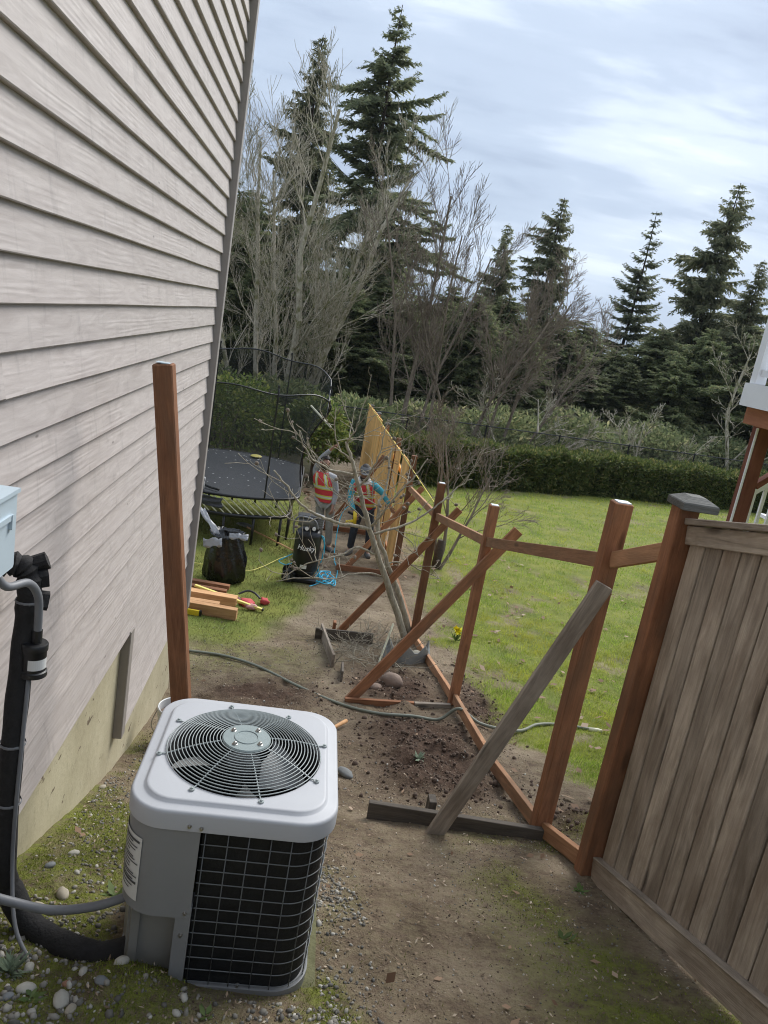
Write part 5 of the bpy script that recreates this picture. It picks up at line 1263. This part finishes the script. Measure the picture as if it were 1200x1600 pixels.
# ------------------------------------------------------------------ people
def skin_obj(name, J, E_, mat, parent, sub=2):
    names = list(J); me = bpy.data.meshes.new(name); me.from_pydata([J[k][0] for k in names], [(names.index(a), names.index(c)) for a, c in E_], [])
    o = link(bpy.data.objects.new(name, me)); md = o.modifiers.new('skin', 'SKIN'); md.use_smooth_shade = True
    sv = me.skin_vertices[0].data
    for i, k in enumerate(names):
        r = J[k][1]; sv[i].radius = (r, r) if not isinstance(r, tuple) else r; sv[i].use_root = (i == 0)
    m2 = o.modifiers.new('sub', 'SUBSURF'); m2.levels = sub; m2.render_levels = sub
    me.materials.append(mat); put(o, parent); return o
def loft(name, secs, mat, parent, n=24, cap=False, smooth=True):
    """secs: (centre, half width along the shoulder line, half depth, shoulder-line direction)"""
    b = MB(); rs = []
    for c, wx, wy, ax in secs:
        ax = Vector(ax).normalized(); fy = Vector((0, 0, 1)).cross(ax).normalized()
        rs.append([Vector(c) + ax * (wx * math.cos(2 * PI * k / n)) + fy * (wy * math.sin(2 * PI * k / n)) for k in range(n)])
    b.rings(rs, cap, cap); return b.build(name, mat, parent, smooth=smooth)
def hand(J, E_, key, wrist, d, side, curl=.4, point=False):
    """palm and five fingers grown from the wrist joint along d"""
    d = Vector(d).normalized(); s = Vector(side).normalized(); n = d.cross(s).normalized(); w0 = Vector(wrist)
    J[key + 'p'] = (w0 + d * .05, (.024, .016)); E_.append((key, key + 'p'))
    for f, (o, L) in enumerate(((-.03, .075), (-.010, .085), (.010, .08), (.028, .065))):
        c = 0.0 if (point and f < 2) else curl
        a = w0 + d * .09 + s * o; m = a + (d + n * c).normalized() * L * .55; e = m + (d + n * c * 2.6).normalized() * L * .45
        for k, p in (('a', a), ('m', m), ('e', e)): J[f'{key}f{f}{k}'] = (p, .0095)
        E_ += [(key + 'p', f'{key}f{f}a'), (f'{key}f{f}a', f'{key}f{f}m'), (f'{key}f{f}m', f'{key}f{f}e')]
    a = w0 + d * .035 - s * .035 + n * .01; m = a + (d * .6 - s * .7).normalized() * .035; e = m + d * .03
    for k, p in (('ta', a), ('tm', m), ('te', e)): J[key + k] = (p, .0105)
    E_ += [(key + 'p', key + 'ta'), (key + 'ta', key + 'tm'), (key + 'tm', key + 'te')]
def person(label, base, P, face, cols, opts):
    """P: joint positions; builds body, shirt, trousers, vest, hair and shoes"""
    root = empty('person', base, label, 'person'); V3 = {k: Vector(v_) for k, v_ in P.items()}
    f = Vector(face).normalized(); side = f.cross(Vector((0, 0, 1))).normalized(); up = Vector((0, 0, 1))
    J, E_ = {}, []
    J['pel'] = (V3['pel'], .12); J['bel'] = (V3['pel'].lerp(V3['che'], .5), .115); J['che'] = (V3['che'], .135); J['nek'] = (V3['nek'], .055)
    hd_ = V3['hea']; J['jaw'] = (hd_ - up * .06 + f * .015, .068); J['hea'] = (hd_ + up * .02, .088); J['top'] = (hd_ + up * .075 - f * .01, .070)
    J['nose'] = (hd_ + f * .098 - up * .012, .014); E_ += [('pel', 'bel'), ('bel', 'che'), ('che', 'nek'), ('nek', 'jaw'), ('jaw', 'hea'), ('hea', 'top'), ('hea', 'nose')]
    for s in 'LR':
        J['sho' + s] = (V3['sho' + s], .062); J['elb' + s] = (V3['elb' + s], .043); J['wri' + s] = (V3['wri' + s], .029)
        J['hip' + s] = (V3['hip' + s], .085); J['kne' + s] = (V3['kne' + s], .058); J['ank' + s] = (V3['ank' + s], .038); J['toe' + s] = (V3['toe' + s], .035)
        E_ += [('che', 'sho' + s), ('sho' + s, 'elb' + s), ('elb' + s, 'wri' + s), ('pel', 'hip' + s), ('hip' + s, 'kne' + s), ('kne' + s, 'ank' + s), ('ank' + s, 'toe' + s)]
    for s in 'LR':
        d = V3['wri' + s] - V3['elb' + s]; hand(J, E_, 'wri' + s, V3['wri' + s], d, side, opts.get('curl' + s, .5), opts.get('point' + s, False))
    skin_obj('body', J, E_, M_skin, root)
    # shirt with sleeves
    J2 = {'pel': (V3['pel'] + up * .03, .135), 'bel': (J['bel'][0], .135), 'che': (V3['che'], .152), 'nek': (V3['nek'] - up * .015, .066)}; E2 = [('pel', 'bel'), ('bel', 'che'), ('che', 'nek')]
    for s in 'LR':
        J2['sho' + s] = (V3['sho' + s], .080); J2['elb' + s] = (V3['elb' + s], .058); J2['cuf' + s] = (V3['elb' + s].lerp(V3['wri' + s], .93), .042)
        E2 += [('che', 'sho' + s), ('sho' + s, 'elb' + s), ('elb' + s, 'cuf' + s)]
    skin_obj('shirt', J2, E2, cols['shirt'], root)
    J3 = {'pel': (V3['pel'], .140)}; E3 = []
    for s in 'LR':
        J3['hip' + s] = (V3['hip' + s], .102); J3['kne' + s] = (V3['kne' + s], .078); J3['hem' + s] = (V3['kne' + s].lerp(V3['ank' + s], .95), .066); E3 += [('pel', 'hip' + s), ('hip' + s, 'kne' + s), ('kne' + s, 'hem' + s)]
    skin_obj('trousers', J3, E3, cols['trousers'], root)
    for s in 'LR':
        d = (V3['toe' + s] - V3['ank' + s]); d.z = 0; d.normalize(); a = V3['ank' + s].copy(); a.z = V3['toe' + s].z + .005
        b = MB(); sx = d.cross(up); rs = []
        for t, wv, hv in ((-.09, .030, .05), (-.07, .042, .085), (0, .045, .09), (.06, .046, .065), (.12, .046, .05), (.16, .036, .035), (.175, .015, .02)):
            c = a + d * t; rs.append([c + sx * (wv * math.cos(q)) + up * (max(-.028, hv * math.sin(q)) if math.sin(q) > 0 else -.03) for q in np.linspace(0, 2 * PI, 12, endpoint=False)])
        b.rings(rs, True, True); b.build('shoe', M_shoe, root, smooth=True)
    # vest
    ax = V3['shoR'] - V3['shoL']; ax.z = 0; pb = V3['pel'] + up * .0; ct = V3['che']
    secs = [(pb.lerp(ct, t) , w_, d_, ax) for t, w_, d_ in ((-.12, .195, .155), (.15, .192, .155), (.45, .192, .16), (.75, .20, .165), (1.0, .205, .165), (1.22, .185, .14), (1.42, .12, .10))]
    vs_ = loft('vest', secs, cols['vest'], root)
    def band(name, t0, t1, mat, k):
        def sec(t):
            ts = [-.12, .15, .45, .75, 1.0, 1.22, 1.42]; return (pb.lerp(ct, t), float(np.interp(t, ts, [s_[1] for s_ in secs])) + k, float(np.interp(t, ts, [s_[2] for s_ in secs])) + k, ax)
        loft(name, [sec(t0), sec((t0 + t1) / 2), sec(t1)], mat, vs_)
    band('lime_band', .06, .26, M_lime, .005); band('silver_band', .12, .20, M_silver, .008); band('lime_band', .56, .76, M_lime, .005); band('silver_band', .62, .70, M_silver, .008)
    fy = up.cross(ax.normalized()).normalized()
    for sx in (-1, 1):
        for mat, wd, k in ((M_lime, .030, .006), (M_silver, .014, .010)):
            b = MB(); rs = []
            for t in np.linspace(.7, 1.36, 8):
                ts = [-.12, .15, .45, .75, 1.0, 1.22, 1.42]; wx = float(np.interp(t, ts, [s_[1] for s_ in secs])); wy = float(np.interp(t, ts, [s_[2] for s_ in secs]))
                row = []
                for o in (-1, 1):
                    xx = sx * .095 * (1 if t < 1.1 else .85) + o * wd; q = math.sqrt(max(.05, 1 - (xx / wx) ** 2)); sgn = 1 if fy.dot(f) > 0 else -1
                    row.append(pb.lerp(ct, t) + ax.normalized() * xx + fy * sgn * (wy * q + k))
                rs.append(row)
            b.rings(rs, closed=False); b.build('lime_strap' if mat is M_lime else 'silver_strap', mat, vs_, fixn=False)
    # hair, beard, ears, eyes
    def ell(name, c, s, mat, lo=-2, hi=2, cut=None):
        bm = bmesh.new(); bmesh.ops.create_uvsphere(bm, u_segments=18, v_segments=12, radius=1.0)
        m_ = Matrix((side, f, up)).transposed()
        if cut: bmesh.ops.delete(bm, geom=[v_ for v_ in bm.verts if cut(v_.co)], context='VERTS')
        for v_ in bm.verts: v_.co = Vector(c) + m_ @ Vector((v_.co.x * s[0], v_.co.y * s[1], v_.co.z * s[2]))
        me = bpy.data.meshes.new(name); bm.to_mesh(me); bm.free(); me.shade_smooth(); me.materials.append(mat); return put(link(bpy.data.objects.new(name, me)), root)
    ell('hair', hd_ + up * .035 - f * .008, (.094, .112, .118), opts.get('hairmat', M_hair), cut=lambda q: (q.y > .25 and q.z < .35) or q.z < -.55)
    ell('beard', hd_ - up * .065 + f * .025, (.078, .085, .075), M_hair, cut=lambda q: q.z > .35 or q.y < -.2)
    for sx in (-1, 1):
        ell('ear', hd_ + side * .09 * sx - up * .01, (.014, .028, .036), M_skin); ell('eye', hd_ + side * .033 * sx + f * .080 + up * .018, (.013, .010, .009), M_hair)
    if opts.get('cap'):
        ell('cap', hd_ + up * .055, (.100, .118, .085), opts['cap'], cut=lambda q: q.z < -.1)
        b = MB(); b.rings([[hd_ + up * .05 + side * (.085 * math.cos(q)) + f * (.09 + k * math.sin(q)) for q in np.linspace(0, PI, 10)] for k in (.0, .085)], closed=False); o = b.build('cap_peak', opts['cap'], root, fixn=False); o.modifiers.new('t', 'SOLIDIFY').thickness = .006
    if opts.get('hood'): loft('hood', [(V3['nek'] - up * .05 + f * -.02, .16, .13, ax), (V3['nek'] + up * .0 - f * .02, .125, .115, ax), (V3['nek'] + up * .045 - f * .03, .10, .10, ax)], opts['hood'], root)
    return root
g1 = Hf(.55, 13.7)
person('man in red reflective vest and grey sleeves raising his arm by the trampoline', (.5, 13.7, g1), dict(
    pel=(.44, 13.7, g1 + .98), che=(.35, 13.69, g1 + 1.33), nek=(.33, 13.67, g1 + 1.50), hea=(.325, 13.64, g1 + 1.655),
    shoL=(.17, 13.74, g1 + 1.43), elbL=(.25, 13.66, g1 + 1.72), wriL=(.40, 13.58, g1 + 1.93), shoR=(.53, 13.62, g1 + 1.40), elbR=(.60, 13.60, g1 + 1.13), wriR=(.58, 13.50, g1 + .90),
    hipL=(.35, 13.72, g1 + .90), kneL=(.40, 13.68, g1 + .49), ankL=(.42, 13.74, g1 + .09), toeL=(.46, 13.60, g1 + .03),
    hipR=(.54, 13.68, g1 + .90), kneR=(.58, 13.64, g1 + .49), ankR=(.62, 13.70, g1 + .09), toeR=(.70, 13.58, g1 + .03)), (.55, -.83, -.1),
    dict(shirt=M_greycloth, trousers=M_greypants, vest=M_vest), dict(pointL=True, curlL=.5, curlR=.6))
g2 = Hf(1.1, 13.6)
person('man in blue hoodie and red reflective vest working at the cedar boards', (1.15, 13.6, g2), dict(
    pel=(1.17, 13.68, g2 + .95), che=(1.08, 13.52, g2 + 1.30), nek=(1.06, 13.45, g2 + 1.47), hea=(1.05, 13.39, g2 + 1.62),
    shoL=(.88, 13.52, g2 + 1.39), elbL=(.86, 13.46, g2 + 1.10), wriL=(.97, 13.32, g2 + .90), shoR=(1.27, 13.50, g2 + 1.39), elbR=(1.42, 13.44, g2 + 1.30), wriR=(1.58, 13.36, g2 + 1.10),
    hipL=(1.08, 13.68, g2 + .87), kneL=(1.03, 13.56, g2 + .48), ankL=(1.02, 13.64, g2 + .09), toeL=(.95, 13.50, g2 + .03),
    hipR=(1.27, 13.68, g2 + .87), kneR=(1.33, 13.58, g2 + .48), ankR=(1.36, 13.66, g2 + .09), toeR=(1.38, 13.50, g2 + .03)), (-.05, -.9, -.35),
    dict(shirt=M_bluecloth, trousers=M_jeans, vest=M_vest), dict(cap=M_shoe, hood=M_whitecloth, curlL=.9, curlR=.35))
ng = empty('nail_gun', (.98, 13.25, g2 + .8), 'yellow nail gun held by the man in blue', 'nail gun')
b = MB(); b.tube([(.98, 13.25, g2 + .93), (1.00, 13.22, g2 + .70)], [.035, .032], 10); b.build('barrel', M_yellow, ng, smooth=True)
b = MB(); b.box((.93, 13.28, g2 + .87), (.16, .04, .04), Matrix.Rotation(.3, 3, 'Y'), .008); b.build('grip', M_black, ng)
b = MB(); b.box((.92, 13.24, g2 + .74), (.18, .03, .05), Matrix.Rotation(-.25, 3, 'Y'), .006); b.build('magazine', M_yellow, ng)
b = MB(); b.box((1.00, 13.22, g2 + .665), (.03, .03, .07), None, .005); b.build('nose', M_black, ng)

# ------------------------------------------------------------------ grass, moss, gravel, litter
def blades(rng, x, y, h, wd, lean=.5):
    n = len(x); z = H(x, y) - .004; a = rng.uniform(0, 2 * PI, n); la = rng.uniform(0, 2 * PI, n); le = h * lean * rng.uniform(.1, 1.2, n)
    h = h * (.55 + 1.0 * fbm(x * 2.6, y * 2.6, 4, 91)); hh = h * rng.uniform(.5, 1.35, n); w2 = wd * rng.uniform(.6, 1.2, n) / 2
    dx, dy = np.cos(a) * w2, np.sin(a) * w2
    V = np.stack([np.stack([x - dx, y - dy, z], -1), np.stack([x + dx, y + dy, z], -1), np.stack([x + np.cos(la) * le, y + np.sin(la) * le, z + hh], -1)], 1)
    return V.reshape(-1, 3), np.arange(n * 3).reshape(-1, 3)
def scatter(rng, x0, x1, y0, y1, dens, maskf):
    n = int((x1 - x0) * (y1 - y0) * dens); x = rng.uniform(x0, x1, n); y = rng.uniform(y0, y1, n); k = rng.uniform(0, 1, n) < maskf(x, y); return x[k], y[k]
rng = np.random.default_rng(44); VS, FS, o_ = [], [], 0
clump = lambda x, y: .35 + .65 * ss(.35, .6, fbm(x * 3, y * 3, 3, 17))
gm = lambda x, y: masks(x, y)[0] * clump(x, y)
for x0, x1, y0, y1, de, h, wd in ((1.9, 5.5, 4.2, 7.5, 4600, .045, .006), (1.9, 8, 7.5, 11, 2200, .052, .008), (1.9, 11, 11, 16, 800, .05, .012), (2, 16, 16, 23, 300, .055, .018), (2, 24, 23, 29, 170, .06, .026)):
    x, y = scatter(rng, x0, x1, y0, y1, de, gm); V, F = blades(rng, x, y, h, wd, .9); VS.append(V); FS.append(F + o_); o_ += len(V)
o = np_mesh('lawn_grass', np.concatenate(VS), np.concatenate(FS), M_grass); tag(o, 'bright green lawn grass on the right beyond the fence', 'grass', kind='stuff')
VS, FS, o_ = [], [], 0
for x0, x1, y0, y1, de, h, wd in ((-3, .7, 8.0, 11.5, 1900, .035, .0075), (-4, .7, 11.5, 17, 700, .045, .012), (-4, .5, 17, 22, 200, .05, .018)):
    x, y = scatter(rng, x0, x1, y0, y1, de, gm); V, F = blades(rng, x, y, h, wd, .9); VS.append(V); FS.append(F + o_); o_ += len(V)
o = np_mesh('yard_grass', np.concatenate(VS), np.concatenate(FS), M_grassdry); tag(o, 'worn olive grass on the left around the trampoline', 'grass', kind='stuff')
mm = lambda x, y: masks(x, y)[1] ** 1.3
VS, FS, o_ = [], [], 0
for x0, x1, y0, y1, de, h, wd in ((-1.0, .7, 1.0, 3.6, 20000, .012, .0045), (-1.0, .6, 3.6, 6.0, 9000, .014, .006), (.8, 2.2, 1.0, 4.6, 9000, .012, .005), (-1, 1, 6.8, 9.5, 1500, .018, .006)):
    x, y = scatter(rng, x0, x1, y0, y1, de, mm); V, F = blades(rng, x, y, h, wd, 1.0); VS.append(V); FS.append(F + o_); o_ += len(V)
o = np_mesh('moss_carpet', np.concatenate(VS), np.concatenate(FS), M_moss); tag(o, 'patchy green moss on the damp soil by the foundation and path', 'moss', kind='stuff')
# sparse sprouts in the bare soil
x, y = scatter(rng, .3, 2.2, 2.0, 9.0, 500, lambda x, y: .25 * ss(.5, .7, fbm(x * 2, y * 2, 3, 31)) * (1 - masks(x, y)[2])); V, F = blades(rng, x, y, .02, .005, 1.0)
o = np_mesh('sprouting_grass', V, F, M_grassdry); tag(o, 'sparse grass sprouts on the bare dirt path', 'grass', kind='stuff')
# gravel
def pebbles(x, y, s, seed): return blobs(np.column_stack([x, y, H(x, y) + s * .15]), s, seed, (1.15, .9, .65))
VS, FS, o_ = [], [], 0
for x0, x1, y0, y1, de, s0, s1 in ((-1.0, .55, .9, 3.4, 1500, .004, .011), (-1.0, -.4, 3.4, 5.5, 500, .004, .012), (-1, .4, 1.2, 2.8, 330, .009, .019), (.30, .48, 1.5, 3.3, 500, .004, .012), (.35, 2.0, 1.2, 4.5, 260, .002, .007), (-.9, 2.2, 4.5, 9.2, 40, .004, .012)):
    x, y = scatter(rng, x0, x1, y0, y1, de, lambda x, y: .25 + .75 * ss(.42, .6, fbm(x * 3.1, y * 3.1, 3, 41)))
    k = ~((np.abs(x - AX) < .40) & (np.abs(y - AY) < .44)); x, y = x[k], y[k]
    V, F = pebbles(x, y, rng.uniform(s0, s1, len(x)) , 3); VS.append(V); FS.append(F + o_); o_ += len(V)
o = np_mesh('gravel', np.concatenate(VS), np.concatenate(FS), M_pebble, smooth=True); tag(o, 'small mixed gravel strewn over the soil around the unit', 'gravel', kind='stuff')
STC = [plain('stone_cream', (.36, .32, .25), .8, var=.3, scale=22), plain('stone_grey', (.17, .18, .185), .7, var=.25, scale=20), plain('stone_pale', (.42, .40, .345), .8, var=.25, scale=22), plain('stone_rust', (.32, .17, .11), .75, var=.25, scale=20)]
SP = [(40, 1550, .034, 2, 'oval cream pebble near the bottom left corner'), (95, 1567, .040, 2, 'long pale pebble below the end of the black pipe'), (115, 1335, .030, 2, 'pale flat stone on the moss against the foundation'), (98, 1400, .040, 0, 'largest tan stone between conduit and foundation'),
      (78, 1355, .026, 1, 'blue grey stone beside the foundation'), (300, 1530, .024, 2, 'pale round stone at the front of the unit'), (160, 1232, .030, 0, 'tan stone on the moss higher up along the foundation'), (60, 1420, .035, 0, 'half-buried tan stone under the conduit loop'),
      (110, 1580, .024, 0, 'grey tan pebble at the bottom edge'), (158, 1536, .026, 1, 'dark grey pebble below the pipe end'), (130, 1520, .022, 2, 'cream pebble touching the black pipe end'), (105, 1540, .020, 3, 'rusty orange pebble below the black pipe'), (45, 1515, .026, 2, 'pale pebble left of the thin cable end'),
      (210, 1480, .028, 1, 'grey stone under the unit by the recess'), (225, 1500, .026, 2, 'pale stone in the recess at the unit corner'), (190, 1505, .030, 2, 'white stone at the end of the foam pipe'), (120, 1365, .018, 2, 'small white pebble on moss by the foundation'), (12, 1560, .022, 1, 'grey pebble in the bottom left corner'), (275, 1585, .018, 2, 'small white pebble at the bottom edge in front of the unit')]
def gpx(u_, v_):
    d = px(u_, v_, 1.0) - Vector((0, 0, 1.64)); t = np.arange(.5, 12, .01)
    i = int(np.argmax(1.64 + d.z * t <= H(d.x * t, t))); return d.x * t[i], t[i]
for i, (u_, v_, s_, c, lab) in enumerate(SP):
    x, y = gpx(u_, v_); rock('pebble', x, y, (s_ * .92, s_ * .64, s_ * .5), STC[c], lab, 50 + i, 'stone', .6)
M_crumb = leafmat('soil_crumbs', (.055, .040, .028), (.17, .13, .095), 0, .95, extra=(.30, .25, .19))
VS, FS, o_ = [], [], 0
for x0, x1, y0, y1, de, s0, s1 in ((-1.0, 2.1, .9, 4.6, 2600, .0016, .0055), (-1.0, 2.3, 4.6, 7.2, 1500, .002, .008), (-1.0, 2.4, 7.2, 10.5, 500, .003, .010), (.2, 1.7, 10.5, 16, 160, .004, .014)):
    x, y = scatter(rng, x0, x1, y0, y1, de, lambda x, y: (1 - masks(x, y)[0]) * (.15 + .85 * ss(.36, .6, fbm(x * 2.2, y * 2.2, 4, 71))))
    k = ~((np.abs(x - AX) < .40) & (np.abs(y - AY) < .42)); x, y = x[k], y[k]
    V, F = pebbles(x, y, s0 + (s1 - s0) * rng.uniform(0, 1, len(x)) ** 2.2, 6); VS.append(V); FS.append(F + o_); o_ += len(V)
o = np_mesh('soil_crumbs', np.concatenate(VS), np.concatenate(FS), M_crumb); tag(o, 'fine crumbs of dry soil and grit over the dirt path', 'soil', kind='stuff')
# litter
def litter(name, x, y, L, W, mat, label, cat, dz=.006):
    n = len(x); P = np.column_stack([x, y, H(x, y) + dz + rng.uniform(0, .006, n)]); dv = unit(np.column_stack([rng.normal(0, 1, (n, 2)), rng.normal(0, .22, n)])); nr = unit(np.column_stack([rng.normal(0, .35, (n, 2)), np.ones(n)]))
    V, F = kites(P, dv, nr, L * rng.uniform(.5, 1.3, n), W * rng.uniform(.5, 1.3, n), .5); o = np_mesh(name, V, F, mat); tag(o, label, cat, kind='stuff')
xs, ys = [], []
for x0, x1, y0, y1, de in ((.3, 2.1, 1.2, 5, 330), (-1, 2.2, 5, 9.5, 90), (-1, .3, 1, 5, 260)):
    x, y = scatter(rng, x0, x1, y0, y1, de, lambda x, y: .3 + .7 * ss(.45, .65, fbm(x * 2.7, y * 2.7, 3, 51))); xs.append(x); ys.append(y)
xc, yc_ = scatter(rng, .4, 3, 4.0, 8.2, 300, lambda x, y: masks(x, y)[2] ** 1.5)
V, F = blobs(np.column_stack([xc, yc_, H(xc, yc_) + .004]), rng.uniform(.004, .022, len(xc)) * rng.uniform(.5, 1.2, len(xc)), 9, (1.1, 1, .8)); o = np_mesh('soil_clods', V, F, plain('soil_clod', (.10, .066, .046), .95, var=.4, scale=30, bump=.6)); tag(o, 'crumbly dark clods of freshly dug soil along the fence', 'soil', kind='stuff')
litter('wood_chips', np.concatenate(xs), np.concatenate(ys), .022, .008, M_chip, 'small wood chips and debris scattered on the dirt', 'wood chips')
x, y = scatter(rng, 1.9, 9, 4.5, 15, 12, lambda x, y: ss(.40, .62, fbm(x * 1.3, y * 1.3, 3, 61))); litter('fallen_leaves', x, y, .10, .065, M_deadleaf, 'brown fallen leaves scattered on the lawn by the fence', 'leaves', .03)
x, y = scatter(rng, -1, 1.6, 18.2, 21, 60, lambda x, y: x * 0 + 1); litter('leaf_litter', x, y, .14, .09, M_deadleaf, 'reddish leaf litter under the laurel at the path end', 'leaves', .02)
x, y = scatter(rng, -1, 1.8, 1.2, 8, 5, lambda x, y: x * 0 + 1); litter('dead_leaves', x, y, .05, .03, M_deadleaf, 'few curled dead leaves on the path and gravel', 'leaves', .008)
def weed(u_, v_, n, L, W, label, mat=M_weed, up_=.35, name='weed'):
    x, y = gpx(u_, v_); a = rng.uniform(0, 6.28, n); P = np.tile([x, y, Hf(x, y)], (n, 1)) + rng.normal(0, L * .12, (n, 3)) * np.array([1, 1, .1])
    dv = unit(np.column_stack([np.cos(a), np.sin(a), rng.uniform(.1, up_ * 2, n)])); nr = np.tile([0, 0, 1.], (n, 1)) + rng.normal(0, .2, (n, 3))
    root = empty(name, (x, y, Hf(x, y)), label, 'weed'); V, F = kites(P, dv, unit(nr), L * rng.uniform(.5, 1.2, n), W * rng.uniform(.6, 1.2, n), .55); np_mesh('leaves', V, F, mat, root)
M_sage = leafmat('sage_leaves', (.12, .16, .10), (.22, .27, .18), .2, .7)
weed(180, 1400, 9, .09, .03, 'broad-leaved weed beside the grey panel of the unit'); weed(15, 1520, 70, .075, .012, 'feathery grey green plant in the lower left corner', M_sage, .8); weed(45, 1565, 10, .05, .022, 'small clover-like weed at the bottom left'); weed(340, 1530, 24, .05, .012, 'ferny weed at the foot of the wire guard', M_moss, .7)
weed(655, 1187, 26, .07, .022, 'pale green weed sprouting in the dug soil', M_sage, .5); weed(880, 1470, 8, .06, .025, 'flat weed on the path near the weathered fence'); weed(320, 1590, 9, .04, .02, 'tiny green weed at the bottom edge before the unit'); weed(905, 1395, 12, .05, .02, 'small weed at the foot of the weathered fence post')
